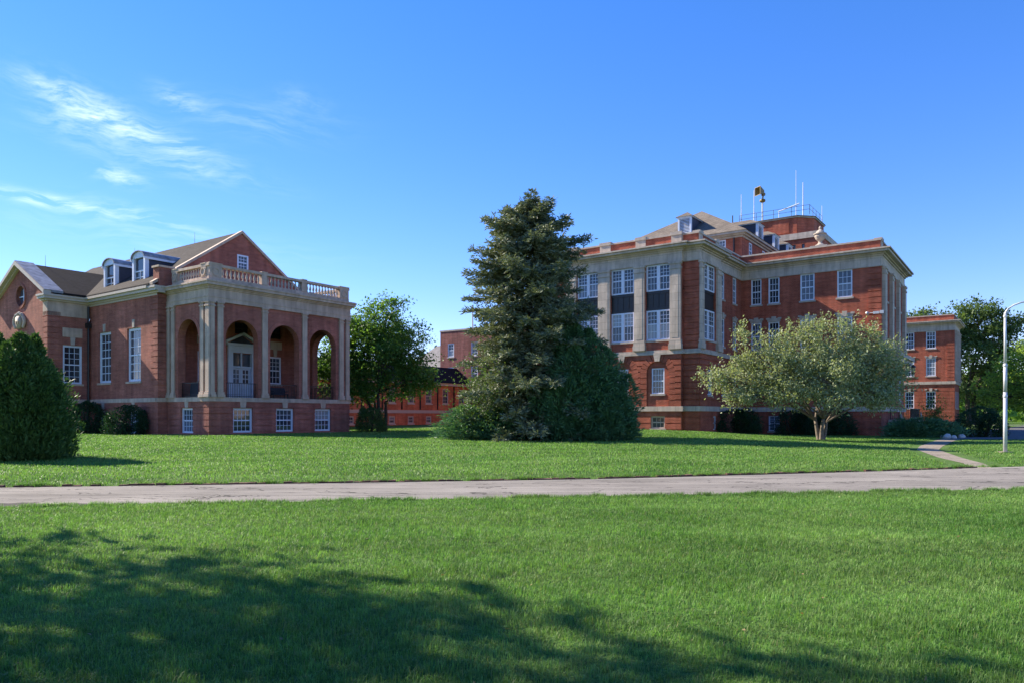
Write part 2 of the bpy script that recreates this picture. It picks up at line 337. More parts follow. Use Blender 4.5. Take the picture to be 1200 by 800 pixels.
def band(name,near,far,m,dz,n=6):
    """strip between two polylines with equal point counts, draped on the ground"""
    V=[];F=[]
    def dens(p):
        o=[]
        for a,b in zip(p[:-1],p[1:]):
            k=max(2,int(math.dist(a,b)/.8))
            o+=[(a[0]+(b[0]-a[0])*t/k,a[1]+(b[1]-a[1])*t/k) for t in range(k)]
        return o+[p[-1]]
    # same subdivision on both
    def samp(p,ts):
        L_=[0]
        for a,b in zip(p[:-1],p[1:]): L_.append(L_[-1]+math.dist(a,b))
        o=[]
        for t in ts:
            s=t*L_[-1]; i=max(0,min(len(p)-2,np.searchsorted(L_,s)-1)); k=(s-L_[i])/max(1e-6,L_[i+1]-L_[i])
            o.append((p[i][0]+(p[i+1][0]-p[i][0])*k,p[i][1]+(p[i+1][1]-p[i][1])*k))
        return o
    tot=sum(math.dist(a,b) for a,b in zip(near[:-1],near[1:])); ts=np.linspace(0,1,max(8,int(tot/.6)))
    A=samp(near,ts); B=samp(far,ts)
    for a,b in zip(A,B):
        for j in range(n+1):
            t=j/n; x=a[0]+(b[0]-a[0])*t; y=a[1]+(b[1]-a[1])*t
            V.append((x,y,gzf(x,y)+dz))
    for i in range(len(ts)-1):
        for j in range(n):
            o=i*(n+1)+j; F.append((o,o+n+1,o+n+2,o+1))
    return npmesh(name,np.array(V),np.array(F),m,smooth=True),A,B
def near_y(x): return 14.18+.153*x if x>-9 else 12.8+.17*(x+9)
def far_y(x):
    p=[(-60,7.6),(-11.5,16.35),(-6,17.15),(0,18.15),(2.2,18.55),(7.3,20.1),(12,21.6),(16.5,23.3),(30,27.0),(90,40)]
    return float(np.interp(x,[a for a,_ in p],[b for _,b in p]))
RX=[-60,-30,-11.5,-6,0,2.2,7.3,12,16.5,30,60,90]
wob=lambda x:.06*math.sin(x*1.7)+.05*math.sin(x*3.9+1)+.03*math.sin(x*9.1)
NE=[(x,near_y(x)+wob(x)) for x in np.arange(-60,60,.3)]; FE=[(x,far_y(x)-.12) for x in np.arange(-60,60,.3)]
def road():
    V=[];F=[];n=8
    for a,b in zip(NE,FE):
        for j in range(n+1):
            t=j/n; y=a[1]+(b[1]-a[1])*t; V.append((a[0],y,.006+.03*(1-(2*t-1)**2)))
    for i in range(len(NE)-1):
        for j in range(n): o=i*(n+1)+j; F.append((o,o+n+1,o+n+2,o+1))
    return npmesh('road',np.array(V),np.array(F),'road',smooth=True)
struct(road())
# broken brick edging along the far side of the road
kb=MB(); x=-14.
while x<14.2:
    w=.2; 
    if random.random()<.86:
        y=far_y(x+.1)-.08+random.uniform(-.02,.02); sl=far_y(x+.6)-far_y(x); h=random.uniform(.02,.055); z=-.05
        a=math.atan2(far_y(x+.5)-far_y(x),.5); c,s_=math.cos(a),math.sin(a)
        P=lambda p,q:(x+p*c-q*s_,y+p*s_+q*c)
        q=[P(0,0),P(.19,random.uniform(-.01,.01)),P(.19,.1),P(0,.1)]
        kb.hexa([(*p,z) for p in q]+[(*p,z+.05+h+random.uniform(-.01,.01)) for p in q])
    x+=w
struct(kb.build('kerb','kerbbrick'))
# walks and driveway at the right
walkA=[(13.6,22.0),(14.45,23.1),(16.0,27.3),(18.7,33.6),(22.1,39.4),(28.0,48.0),(34.6,57.5)]
walkB=[(14.5,21.9),(15.1,23.0),(16.9,27.3),(19.6,33.4),(22.9,38.7),(28.8,47.3),(35.7,56.9)]
o,wa,wb=band('path',walkA,walkB,'walk',.008,3); struct(o)
o,da,db=band('driveway',[(30.5,51.1),(36,58),(46,73),(70,103),(110,150)],[(37,50.5),(43,57),(57,72),(90,100),(140,148)],'drive',.012,4); struct(o)
o,_,_=band('side_road',[(55,121),(90,127),(140,136)],[(54,127),(90,133),(140,143)],'road',.01,3); struct(o)
PATHS=[(np.array([(a[0]+b[0])/2 for a,b in zip(wa,wb)]),np.array([(a[1]+b[1])/2 for a,b in zip(wa,wb)]),1.0),
       (np.array([(a[0]+b[0])/2 for a,b in zip(da,db)]),np.array([(a[1]+b[1])/2 for a,b in zip(da,db)]),4.2)]
# ------------------------------------------------------------------ building helpers
TH=R(54.4); U=(math.cos(TH),math.sin(TH)); V_=(-U[1],U[0])
class Face:
    """plane in a building's own axes: 'A' looks along -y, 'B' along -x, 'C' along +x, 'D' along +y"""
    def __init__(s,k,c): s.k=k; s.c=c
    def P(s,a,d,z):
        return {'A':(a,s.c-d,z),'B':(s.c-d,a,z),'C':(s.c+d,a,z),'D':(a,s.c+d,z)}[s.k]
    def box(s,mb,a,b,d0,d1,z0,z1):
        p=s.P(a,d0,z0); q=s.P(b,d1,z1); mb.box(p[0],q[0],p[1],q[1],p[2],q[2]); return mb
    def quadp(s,mb,pts,d0,d1):
        """extrude a convex outline given as (along,z) pairs"""
        n=len(pts); vs=[s.P(a,d0,z) for a,z in pts]+[s.P(a,d1,z) for a,z in pts]
        mb.add(vs,[tuple(range(n-1,-1,-1)),tuple(range(n,2*n))]+[(i,(i+1)%n,n+(i+1)%n,n+i) for i in range(n)]); return mb
def wall(mb,F,s0,s1,z0,z1,ops=(),d0=-.35,d1=0.,seg=14):
    bp={s0,s1}
    for o in ops:
        a,b=o[0],o[1]
        if b<=s0 or a>=s1: continue
        bp|={max(a,s0),min(b,s1)}
        if len(o)>4:
            for k in range(1,seg): bp.add(min(s1,max(s0,a+(b-a)*(1-math.cos(math.pi*k/seg))/2)))
    bp=sorted(bp)
    def top(o,s):
        if len(o)<=4: return o[3]
        r=(o[1]-o[0])/2; c=(o[0]+o[1])/2; return o[3]-r+math.sqrt(max(0,r*r-(s-c)**2))
    cl=lambda z:min(z1,max(z0,z))
    for a,b in zip(bp[:-1],bp[1:]):
        if b-a<1e-5: continue
        m=(a+b)/2; here=sorted([o for o in ops if o[0]<m<o[1]],key=lambda o:o[2]); cl0=cl1=z0
        segs=[]
        for o in here:
            if cl(o[2])>max(cl0,cl1)+1e-5: segs.append((cl0,cl1,cl(o[2]),cl(o[2])))
            cl0,cl1=cl(top(o,a)),cl(top(o,b))
        if z1>min(cl0,cl1)+1e-5: segs.append((cl0,cl1,z1,z1))
        for (q0,q1,t0,t1) in segs:
            F.quadp(mb,[(a,q0),(b,q1),(b,t1),(a,t0)],d0,d1)
    return mb
def offset(poly,d):
    n=len(poly); out=[]
    for i in range(n):
        p0,p1,p2=(Vector(poly[i-1]),Vector(poly[i]),Vector(poly[(i+1)%n]))
        e1=(p1-p0).normalized(); e2=(p2-p1).normalized(); n1=Vector((e1.y,-e1.x)); n2=Vector((e2.y,-e2.x))
        m=n1+n2; k=d/(1+n1.dot(n2)); out.append((p1.x+m.x*k,p1.y+m.y*k))
    return out
def ring(mb,poly,din,dout,z0,z1,edges=None):
    A=offset(poly,din); B=offset(poly,dout); n=len(poly)
    for i in range(n):
        if edges is not None and i not in edges: continue
        j=(i+1)%n; q=[A[i],B[i],B[j],A[j]]
        mb.hexa([(*p,z0) for p in q]+[(*p,z1) for p in q])
    return mb
def window(par,F,a,b,z0,z1,cols=3,rows=(2,2),dep=.12,fw=.11,sill='stone_plain',key=None,mat_='white',twin=False,mun=.032,split=.5,name='window'):
    mb=MB(); d0,d1=-dep-.06,-dep+.07
    F.box(mb,a,a+fw,d0,d1,z0,z1); F.box(mb,b-fw,b,d0,d1,z0,z1); F.box(mb,a+fw,b-fw,d0,d1,z1-fw,z1); F.box(mb,a+fw,b-fw,d0,d1,z0,z0+fw*.9)
    spans=[(a+fw,b-fw)]
    if twin:
        c=(a+b)/2; F.box(mb,c-.14,c+.14,d0,d1+.004,z0+fw*.9,z1-fw); spans=[(a+fw,c-.14),(c+.14,b-fw)]
    zb,zt=z0+fw*.9,z1-fw; zm=zb+(zt-zb)*split
    for (l,r) in spans:
        F.box(mb,l,r,-dep-.03,-dep+.035,zm-.045,zm+.045)
        for k in range(1,cols): x=l+(r-l)*k/cols; F.box(mb,x-mun/2,x+mun/2,-dep-.03,-dep+.012,zb,zm-.045); F.box(mb,x-mun/2,x+mun/2,-dep-.03,-dep+.012,zm+.045,zt)
        for (q0,q1,nr) in ((zb,zm-.045,rows[0]),(zm+.045,zt,rows[1])):
            for k in range(1,nr): z=q0+(q1-q0)*k/nr; F.box(mb,l,r,-dep-.028,-dep+.009,z-mun/2,z+mun/2)
    w=mb.build(name,mat_,par)
    for (q0,q1) in ((zb,zm-.045),(zm+.045,zt)):
        g=MB()
        for (l,r) in spans: F.box(g,l,r,-dep-.02,-dep-.004,q0,q1)
        g.build('pane','glass',w)
    if sill:
        s=MB(); F.box(s,a-.1,b+.1,-.2,.075,z0-.15,z0-.002); s.build('sill',sill,w)
    if key=='key':
        c=(a+b)/2; s=MB(); F.quadp(s,[(c-.13,z1+.02),(c+.13,z1+.02),(c+.18,z1+.62),(c-.18,z1+.62)],-.1,.07); s.build('keystone','stone_plain',w)
    if key=='lintel':
        c=(a+b)/2; s=MB(); F.quadp(s,[(a-.06,z1+.003),(b+.06,z1+.003),(b+.1,z1+.30),(a-.1,z1+.30)],-.12,.05)
        F.quadp(s,[(c-.15,z1+.004),(c+.15,z1+.004),(c+.2,z1+.46),(c-.2,z1+.46)],.05,.11)
        F.box(s,a-.18,a+.12,.05,.09,z1+.2,z1+.36); F.box(s,b-.12,b+.18,.05,.09,z1+.2,z1+.36); s.build('lintel','stone_plain',w)
    return w
def rustic(mb,F,s0,s1,z0,z1,h,ops=(),gap=.05,d=.06):
    n=max(1,round((z1-z0)/h)); hh=(z1-z0)/n
    for k in range(n): wall(mb,F,s0,s1,z0+k*hh+(gap if k else 0),z0+(k+1)*hh,ops,0.,d)
def pilaster(par,F,a,b,z0,z1,d=.18,base=.5,cap=.5,m='stone',panel=None):
    mb=MB(); F.box(mb,a,b,-.05,d,z0,z1)
    F.box(mb,a-.09,b+.09,-.05,d+.09,z0,z0+base*.55); F.box(mb,a-.05,b+.05,-.05,d+.05,z0+base*.55,z0+base)
    F.box(mb,a-.05,b+.05,-.05,d+.05,z1-cap,z1-cap*.72); F.box(mb,a-.07,b+.07,-.05,d+.07,z1-cap*.3,z1-.001)
    if panel: F.box(mb,a+.16,b-.16,d+.001,d+.015,panel[0],panel[1])
    return mb.build('pilaster',m,par)
# ------------------------------------------------------------------ left: arcaded hall
def arch_ring(mb,F,c,zs,r,w,d0,d1,n=22):
    for k in range(n):
        a,b=math.pi*k/n,math.pi*(k+1)/n
        F.quadp(mb,[(c+r*math.cos(a),zs+r*math.sin(a)),(c+(r+w)*math.cos(a),zs+(r+w)*math.sin(a)),(c+(r+w)*math.cos(b),zs+(r+w)*math.sin(b)),(c+r*math.cos(b),zs+r*math.sin(b))],d0,d1)
def railing(par,F,a,b,z0,z1,d=-.3,sp=.14):
    mb=MB()
    F.box(mb,a,b,d-.025,d+.025,z1-.05,z1); F.box(mb,a,b,d-.02,d+.02,z0+.08,z0+.12)
    n=int((b-a)/sp)
    for k in range(n+1):
        x=a+.02+(b-a-.04)*k/n; w=.011 if 0<k<n else .025; F.box(mb,x-w,x+w,d-.01,d+.01,z0,z1-.05)
    for k in range(n):  # lower ring of scrolls
        x=a+.02+(b-a-.04)*(k+.5)/n; F.box(mb,x-.035,x+.035,d-.006,d+.006,z0+.2,z0+.225)
    return mb.build('railing','blackmetal',par)
def hall():
    H=thing('arcaded_hall','red brick hall with an arched porch, stone balustrade and two barrel-roofed dormers','building',(-20.83,50,0),TH)
    A0,B0,C0=Face('A',0),Face('B',0),Face('C',12.55); PW,PD=12.55,5.3
    poly=[(0,0),(PW,0),(PW,PD-.01),(0,PD-.01)]
    bw=[(1.82,3.42,.43,2.17),(5.42,7.02,.43,2.17),(9.04,10.64,.43,2.17)]; sw=[(1.95,3.5,.4,2.17)]
    mb=MB()
    wall(mb,A0,0,PW,-.5,2.62,bw); wall(mb,B0,.35,PD-.01,-.5,2.62,sw); wall(mb,C0,.35,PD-.01,-.5,2.62)
    rustic(mb,A0,-.05,PW+.05,.0,2.62,.44,bw,.055,.05); rustic(mb,B0,0,PD-.01,.0,2.62,.44,sw,.055,.05)
    arches=[(c-1.31,c+1.31,2.5,8.42,1) for c in (2.56,6.21,9.84)]; sa=[(2.6-1.31,2.6+1.31,2.5,8.42,1)]
    wall(mb,A0,0,PW,2.92,9.5,arches,-.55,0); wall(mb,B0,.55,PD-.01,2.92,9.5,sa,-.55,0); wall(mb,C0,.55,PD-.01,2.92,9.5,sa,-.55,0)
    mb.build('porch_wall','hall_brick',H)
    mb=MB()
    for c in (2.56,6.21,9.84): arch_ring(mb,A0,c,8.42-1.31,1.31,.30,0,.035)
    arch_ring(mb,B0,2.6,8.42-1.31,1.31,.30,0,.035); arch_ring(mb,C0,2.6,8.42-1.31,1.31,.30,0,.035)
    for c in (2.56,6.21,9.84):
        for e in (-1,1): A0.box(mb,c+e*1.31,c+e*1.61,0,.035,2.93,7.11)
    mb.build('arch_surround','hall_brick',H)
    mb=MB(); ring(mb,poly,-.5,.10,2.62,2.92,(0,1,3))
    for k in ((2.62,),(6.22,),(9.84,)): A0.quadp(mb,[(k[0]-.2,2.2),(k[0]+.2,2.2),(k[0]+.26,2.618),(k[0]-.26,2.618)],-.1,.07)
    B0.quadp(mb,[(2.52,2.2),(2.92,2.2),(2.98,2.618),(2.46,2.618)],-.1,.07)
    for a,b,*_ in bw: A0.box(mb,a-.1,b+.5,.06,.55,.0,.30)
    B0.box(mb,1.7,3.8,.06,.5,.0,.26)
    mb.build('water_table','stone_hall',H)
    for a,b in ((.0,.35),(.6,1.02),(4.2,4.65),(7.82,8.25),(11.5,11.93),(12.2,12.55)): pilaster(H,A0,a,b,2.92,9.5,.11,.35,.35,'stone_hall')
    for a,b in ((.55,.97),(4.3,4.67),(4.9,5.27)): pilaster(H,B0,a,b,2.92,9.5,.11,.35,.35,'stone_hall')
    pilaster(H,B0,-.11,.33,2.93,9.49,.108,.35,.35,'stone_hall')
    for a,b in ((0,.35),(.55,.97),(4.3,4.67)): pilaster(H,C0,a,b,2.92,9.5,.11,.35,.35,'stone_hall')
    mb=MB(); ring(mb,poly,-.6,.13,9.5,9.78,(0,1,3)); ring(mb,poly,-.6,.16,9.78,9.86,(0,1,3)); ring(mb,poly,-.6,.10,9.86,10.38,(0,1,3))
    for z0,z1,d in ((10.38,10.48,.18),(10.48,10.58,.26),(10.58,10.78,.42),(10.78,10.88,.48),(10.88,10.93,.40)): ring(mb,poly,-.6,d,z0,z1,(0,1,3))
    mb.build('entablature','stone_hall',H)
    MB().box(.02,PW-.02,.02,PD-.03,2.6,2.925).build('porch_floor','floor',H)
    MB().box(.5,PW-.5,.5,PD-.03,9.36,9.49).build('porch_ceiling','soffit',H)
    MB().box(.1,PW-.1,.1,PD-.03,10.7,10.9).build('porch_roof','membrane',H)
    for k,(a,b,z0,z1) in enumerate(bw): window(H,A0,a,b,z0,z1,4,(2,2),.16,.14,None)
    for a,b,z0,z1 in sw: window(H,B0,a,b,z0,z1,4,(2,2),.16,.14,None)
    for c in (2.56,6.21,9.84): railing(H,A0,c-1.31,c+1.31,2.92,3.98)
    railing(H,B0,2.6-1.31,2.6+1.31,2.92,3.98); railing(H,C0,2.6-1.31,2.6+1.31,2.92,3.98)
    # balustrade: pedestals with roundels, rails, turned balusters
    prof=[(.075,0),(.075,.05),(.045,.09),(.05,.14),(.088,.27),(.08,.36),(.045,.52),(.042,.60),(.07,.63),(.07,.68)]
    def balus(F,a,b,blocks,runs):
        mb=MB(); F.box(mb,a,b,-.32,0,10.93,11.22); F.box(mb,a-.03,b+.03,-.36,.04,11.92,12.1)
        for p,q,rd in blocks:
            F.box(mb,p,q,-.36,.03,11.225,11.915)
            F.box(mb,p-.03,q+.03,-.40,.07,12.1,12.17)
            if rd:
                c=(p+q)/2; n=20
                for k in range(n):
                    t0,t1=2*math.pi*k/n,2*math.pi*(k+1)/n; r0,r1=.2,.29
                    F.quadp(mb,[(c+r0*math.cos(t0),11.57+r0*math.sin(t0)),(c+r1*math.cos(t0),11.57+r1*math.sin(t0)),(c+r1*math.cos(t1),11.57+r1*math.sin(t1)),(c+r0*math.cos(t1),11.57+r0*math.sin(t1))],.03,.075)
        o=mb.build('balustrade','stone_hall',H)
        for p,q in runs:
            n=max(2,round((q-p)/.31))
            for k in range(n):
                s=p+(q-p)*(k+.5)/n; x,y,_=F.P(s,-.16,0); MB().lathe((x,y,11.23),prof,8).build('baluster','stone_plain',o,True)
    balus(Face('A',0),-.03,PW+.03,[(.02,.95,1),(4.2,4.65,0),(7.82,8.25,0),(11.6,12.53,1)],[(.98,4.17),(4.68,7.79),(8.28,11.57)])
    balus(Face('B',0),.37,4.7,[(.38,.98,1),(4.0,4.68,1)],[(1.02,3.96)])
    balus(Face('C',PW),.37,5.0,[(.38,.98,1),(4.3,4.98,1)],[(1.02,4.26)])
    # ---- main body
    FA=Face('A',5.3); FB=Face('B',-.73); e0,e1=-.73,12.93; ap,sl=6.1,.70
    rz=lambda u:11.0+sl*(min(u,2*ap-u)+1.15)
    mb=MB(); door=(5.0,7.2,2.92,6.55)
    aw=[door,(8.65,9.85,4.25,6.5),(2.35,3.55,4.25,6.5),(8.65,9.85,8.0,9.0),(5.5,6.7,8.1,9.0),(2.35,3.55,8.0,9.0)]
    wall(mb,FA,e0,e1,-.5,10.9,aw)
    bwin=[(7.69,9.7,4.19,8.17),(12.19,14.2,4.19,8.15),(12.6,14.1,.3,2.05),(8.0,9.4,.3,2.05)]
    wall(mb,FB,5.65,15.68,-.5,10.9,bwin); rustic(mb,FB,5.3,15.68,0,2.62,.44,bwin,.055,.05); rustic(mb,FA,e0-.05,-.055,0,2.62,.44,(),.055,.05)
    wall(mb,Face('C',12.93),5.65,30,-.5,10.9); wall(mb,Face('D',30),e0+.35,e1-.35,-.5,10.9)
    for n,dh in enumerate(np.arange(3.0,10.2,.42)):   # quoins
        w=.95 if n%2 else .7
        FB.box(mb,5.3,5.3+w,0,.05,dh,dh+.36); FA.box(mb,e0-.05,min(e0+w,-.12),0,.05,dh,dh+.36)
    mb.build('wall','hall_brick',H)
    mb=MB()
    for pts in ([(e0,10.901),(5.71,10.901),(5.71,rz(5.71)),(e0,rz(e0))],[(6.71,10.901),(e1,10.901),(e1,rz(e1)),(6.71,rz(6.71))],
                [(5.71,10.901),(6.71,10.901),(6.71,13.2),(5.71,13.2)],[(5.71,14.4),(6.71,14.4),(6.71,rz(6.71)),(ap,rz(ap)),(5.71,rz(5.71))]): FA.quadp(mb,pts,-.35,-.0)
    mb.build('gable_wall','hall_brick',H)
    window(H,FA,5.71,6.71,13.2,14.4,3,(2,2),.06,.12,'stone_plain')
    mb=MB()
    for sgn in (1,-1):
        f=lambda x:x if sgn>0 else 2*ap-x
        pts=[(f(-1.2),10.97),(f(ap),rz(ap)+.03),(f(ap),rz(ap)+.26),(f(-1.2),11.20)]
        FA.quadp(mb,pts if sgn>0 else pts[::-1],-.3,.14)
    mb.build('gable_coping','stone_hall',H)
    mb=MB()
    for sgn in (1,-1):
        f=lambda x:x if sgn>0 else 2*ap-x
        pts=[(f(-1.25),10.93),(f(ap),rz(ap)+.03),(f(ap),rz(ap)+.2),(f(-1.25),11.1)]
        FA.quadp(mb,pts if sgn>0 else pts[::-1],-25.,-.31)
    mb.build('roof','roof_hall',H)
    mb=MB()
    for z0,z1,d in ((10.30,10.45,.08),(10.45,10.58,.2),(10.58,10.78,.42),(10.78,10.93,.5)): FB.box(mb,4.86 if z0>10.4 else 5.3,15.6,-.3,d,z0,z1)
    FB.box(mb,5.9,15.3,.5,.56,10.8,10.98)
    for z0,z1,d in ((10.45,10.58,.2),(10.58,10.78,.42),(10.78,10.93,.5)): FA.box(mb,e0+.001,-.14,-.2,d,z0,z1-.001)
    mb.build('eaves','cream',H)
    mb=MB(); FB.box(mb,5.25,15.65,-.2,.10,2.62,2.92); FA.box(mb,e0-.1,-.11,-.2,.10,2.62,2.918)
    for c in (8.7,13.35): FB.quadp(mb,[(c-.16,2.1),(c+.16,2.1),(c+.22,2.618),(c-.22,2.618)],-.1,.07)
    mb.build('band_course','stone_hall',H)
    for a,b,z0,z1 in bwin[:2]: window(H,FB,a,b,z0,z1,3,(3,3),.2,.2,'stone_hall','key',mun=.05)
    window(H,FB,12.6,14.1,.3,2.05,3,(2,2),.2,.14,None); window(H,FB,8.0,9.4,.3,2.05,3,(2,2),.2,.14,None)
    for a,b,z0,z1 in aw[1:3]: window(H,FA,a,b,z0,z1,3,(2,3),.1,.12,'stone_plain','key')
    for a,b,z0,z1 in aw[3:]: window(H,FA,a,b,z0,z1,3,(1,1),.15,.06,None,None,'blackmetal')
    mb=MB(); FA.box(mb,8.6,9.9,-.02,.05,7.1,7.75); FA.box(mb,8.75,9.75,.05,.07,7.22,7.63); mb.build('carved_panel','stone_plain',H); mb=MB(); FA.box(mb,2.3,3.6,-.02,.05,7.1,7.75)
    mb.build('carved_panel','stone_plain',H)
    # doorway: white surround with pediment, transom, two glazed leaves
    mb=MB()
    for a,b in ((4.85,5.25),(6.95,7.35)): FA.box(mb,a,b,-.2,.16,2.93,6.6)
    FA.box(mb,4.85,7.35,-.2,.16,6.6,7.15); FA.box(mb,4.7,7.5,-.2,.34,7.15,7.32)
    for sgn in (-1,1):
        q=[(6.1,8.02),(6.1,8.22),(6.1+sgn*1.5,7.5),(6.1+sgn*1.5,7.32),]; FA.quadp(mb,q if sgn<0 else q[::-1],-.1,.34)
    FA.box(mb,5.25,6.95,-.2,.02,5.42,5.56); FA.box(mb,6.06,6.14,-.2,.02,5.56,6.6)
    d=mb.build('doorway','white',H)
    FA.quadp(mb:=MB(),[(4.95,7.321),(7.25,7.321),(6.1,7.98)],-.1,.05); mb.build('tympanum','slate',d)
    FA.box(mb:=MB(),5.25,6.95,-.16,-.13,5.56,6.6); mb.build('transom_pane','glass',d)
    for a,b in ((5.26,6.09),(6.11,6.94)):
        mb=MB(); FA.box(mb,a,b,-.16,-.10,2.93,4.25)
        FA.box(mb,a,a+.16,-.16,-.10,4.25,5.41); FA.box(mb,b-.16,b,-.16,-.10,4.25,5.41); FA.box(mb,a+.16,b-.16,-.16,-.10,5.28,5.41)
        for z in (4.55,4.9): FA.box(mb,a+.16,b-.16,-.16,-.10,z,z+.06)
        FA.box(mb,(a+b)/2-.03,(a+b)/2+.03,-.16,-.105,4.25,5.28)
        FA.box(mb,a+.14,b-.14,-.10,-.08,3.1,4.05)
        l=mb.build('door','door',d); FA.box(mb:=MB(),a+.16,b-.16,-.14,-.135,4.25,5.28); mb.build('door_pane','glass',l)
    # parapet pier between eaves and balustrade
    mb=MB().box(-.78,.3,5.05,5.85,10.94,12.3); p=mb.build('parapet_pier','hall_brick',H)
    MB().box(-.86,.38,4.97,5.93,12.3,12.44).build('pier_cap','stone_hall',p)
    # barrel-roofed dormers
    for a,b in ((8.2,10.1),(12.75,14.6)):
        DF=Face('B',-.1); c=(a+b)/2; r=(b-a)/2; mb=MB(); z0,z1=11.55,13.55
        DF.box(mb,a,a+.24,-.25,.05,z0,z1); DF.box(mb,b-.24,b,-.25,.05,z0,z1); DF.box(mb,a+.24,b-.24,-.25,.04,z0,z0+.2)
        DF.quadp(mb,[(a,z1)]+[(b,z1)]+[(c+r*math.cos(math.pi*k/12),z1+.5*math.sin(math.pi*k/12)) for k in range(1,12)],-.25,.04)
        DF.box(mb,a+.24,b-.24,-.2,-.06,12.52,12.62)
        for x in ((a+b)/2,): DF.box(mb,x-.03,x+.03,-.2,-.08,z0+.2,12.52)
        DF.box(mb,a+.24,b-.24,-.2,-.08,12.08,12.13)
        dm=mb.build('dormer','white',H)
        for q0,q1 in ((z0+.2,12.52),(12.62,z1)): DF.box(mb:=MB(),a+.24,b-.24,-.16,-.13,q0,q1); mb.build('pane','glass',dm)
        MB().box(.16,3.4,a+.03,b-.03,11.3,13.5).build('cladding','slate',dm)
        mb=MB()
        for k in range(12):
            t0,t1=math.pi*k/12,math.pi*(k+1)/12; R_=r+.07
            q=[(c+(r-.02)*math.cos(t0),z1+.50*math.sin(t0)),(c+R_*math.cos(t0),z1+.56*math.sin(t0)),(c+R_*math.cos(t1),z1+.56*math.sin(t1)),(c+(r-.02)*math.cos(t1),z1+.50*math.sin(t1))]
            DF.quadp(mb,q,-4.2,.18)
        mb.build('dormer_roof','flashing',dm)
        mb=MB(); 
        for x in (a-.1,b+.02): DF.box(mb,x,x+.09,-3.6,.16,z1-.16,z1)
        mb.build('dormer_eave','white',dm)
    # ---- gabled wing on the left
    WB=Face('B',-3.79); WA=Face('A',15.68); wv0,wv1,wc=15.68,25.5,20.59; ws=.53
    wz=lambda v:10.95+ws*(min(v,2*wc-v)-wv0+.35)
    mb=MB(); ww=[(-2.72,-1.3,4.14,7.15)]
    wall(mb,WA,-3.79,-.74,-.5,10.5,ww); wall(mb,WB,wv0+.35,wv1,-.5,10.5,[(18.6,20.0,4.1,7.1),(21.2,22.6,4.1,7.1)]); wall(mb,Face('D',wv1),-3.79,-.74,-.5,10.5)
    r=.82; zc=11.25; n=24
    pts=[(wc+r*math.cos(2*math.pi*k/n),zc+r*math.sin(2*math.pi*k/n)) for k in range(n)]
    # gable above the cornice line with a round opening
    cs=sorted({wv0+.0,wv1,wc}|{p[0] for p in pts})
    for a,b in zip(cs[:-1],cs[1:]):
        if b-a<1e-4: continue
        m=(a+b)/2
        if abs(m-wc)<r:
            h=lambda s:math.sqrt(max(0,r*r-(s-wc)**2))
            WB.quadp(mb,[(a,10.5),(b,10.5),(b,zc-h(b)),(a,zc-h(a))],-.35,0); WB.quadp(mb,[(a,zc+h(a)),(b,zc+h(b)),(b,wz(b)),(a,wz(a))],-.35,0)
        else: WB.quadp(mb,[(a,10.5),(b,10.5),(b,wz(b)),(a,wz(a))],-.35,0)
    for k,dh in enumerate(np.arange(3.0,9.3,.42)):
        w=.9 if k%2 else .65
        WB.box(mb,wv0,wv0+w,0,.05,dh,dh+.36); WA.box(mb,-3.84,-3.79+w,0,.05,dh,dh+.36)
    mb.build('wing_wall','hall_brick',H)
    mb=MB()
    for k in range(n):
        t0,t1=2*math.pi*k/n,2*math.pi*(k+1)/n
        WB.quadp(mb,[(wc+r*math.cos(t0),zc+r*math.sin(t0)),(wc+(r+.2)*math.cos(t0),zc+(r+.2)*math.sin(t0)),(wc+(r+.2)*math.cos(t1),zc+(r+.2)*math.sin(t1)),(wc+r*math.cos(t1),zc+r*math.sin(t1))],-.1,.07)
    rw=mb.build('round_window','hall_brick',H); mb=MB()
    WB.quadp(mb,[(wc+r*math.cos(2*math.pi*k/n),zc+r*math.sin(2*math.pi*k/n)) for k in range(n)],-.26,-.24); mb.build('pane','glass',rw)
    mb=MB(); WB.box(mb,wc-.04,wc+.04,-.235,-.18,zc-r,zc+r); WB.box(mb,wc-r,wc+r,-.235,-.185,zc-.04,zc+.04); mb.build('muntin','white',rw)
    mb=MB(); WA.box(mb,-3.84,-.75,-.1,.05,9.36,10.47); WB.box(mb,wv0,wv0+.75,0,.05,9.36,10.47); mb.build('wing_frieze','stone_hall',H)
    mb=MB(); WA.box(mb,-3.9,-.75,-.2,.10,2.62,2.92); WB.box(mb,wv0,wv1,-.2,.10,2.62,2.92); mb.build('band_course','stone_hall',H); mb=MB()
    WA.box(mb,-2.75,-1.3,-.02,.05,7.78,8.5); WA.box(mb,-2.6,-1.45,.05,.075,7.92,8.36)
    mb.build('carved_panel','stone_hall',H)
    mb=MB()
    for z0,z1,d in ((10.47,10.6,.2),(10.6,10.8,.42),(10.8,10.95,.5)): WA.box(mb,-3.79-d,-.86,-.3,d,z0,z1); WB.box(mb,wv0+.001,wv0+.9,-.3,d,z0+.001,z1-.001)
    mb.build('wing_eaves','cream',H)
    mb=MB()
    for sgn in (1,-1):
        f=lambda x:x if sgn>0 else 2*wc-x
        p=[(f(wv0-.45),10.93),(f(wc),wz(wc)-.02),(f(wc),wz(wc)+.30),(f(wv0-.45),11.2)]; WB.quadp(mb,p if sgn>0 else p[::-1],-.05,.5)
        p=[(f(wv0-.35),10.83),(f(wc),wz(wc)-.18),(f(wc),wz(wc)-.022),(f(wv0-.35),10.95)]; WB.quadp(mb,p if sgn>0 else p[::-1],-.05,.22)
    mb.build('raking_cornice','cream',H)
    mb=MB()
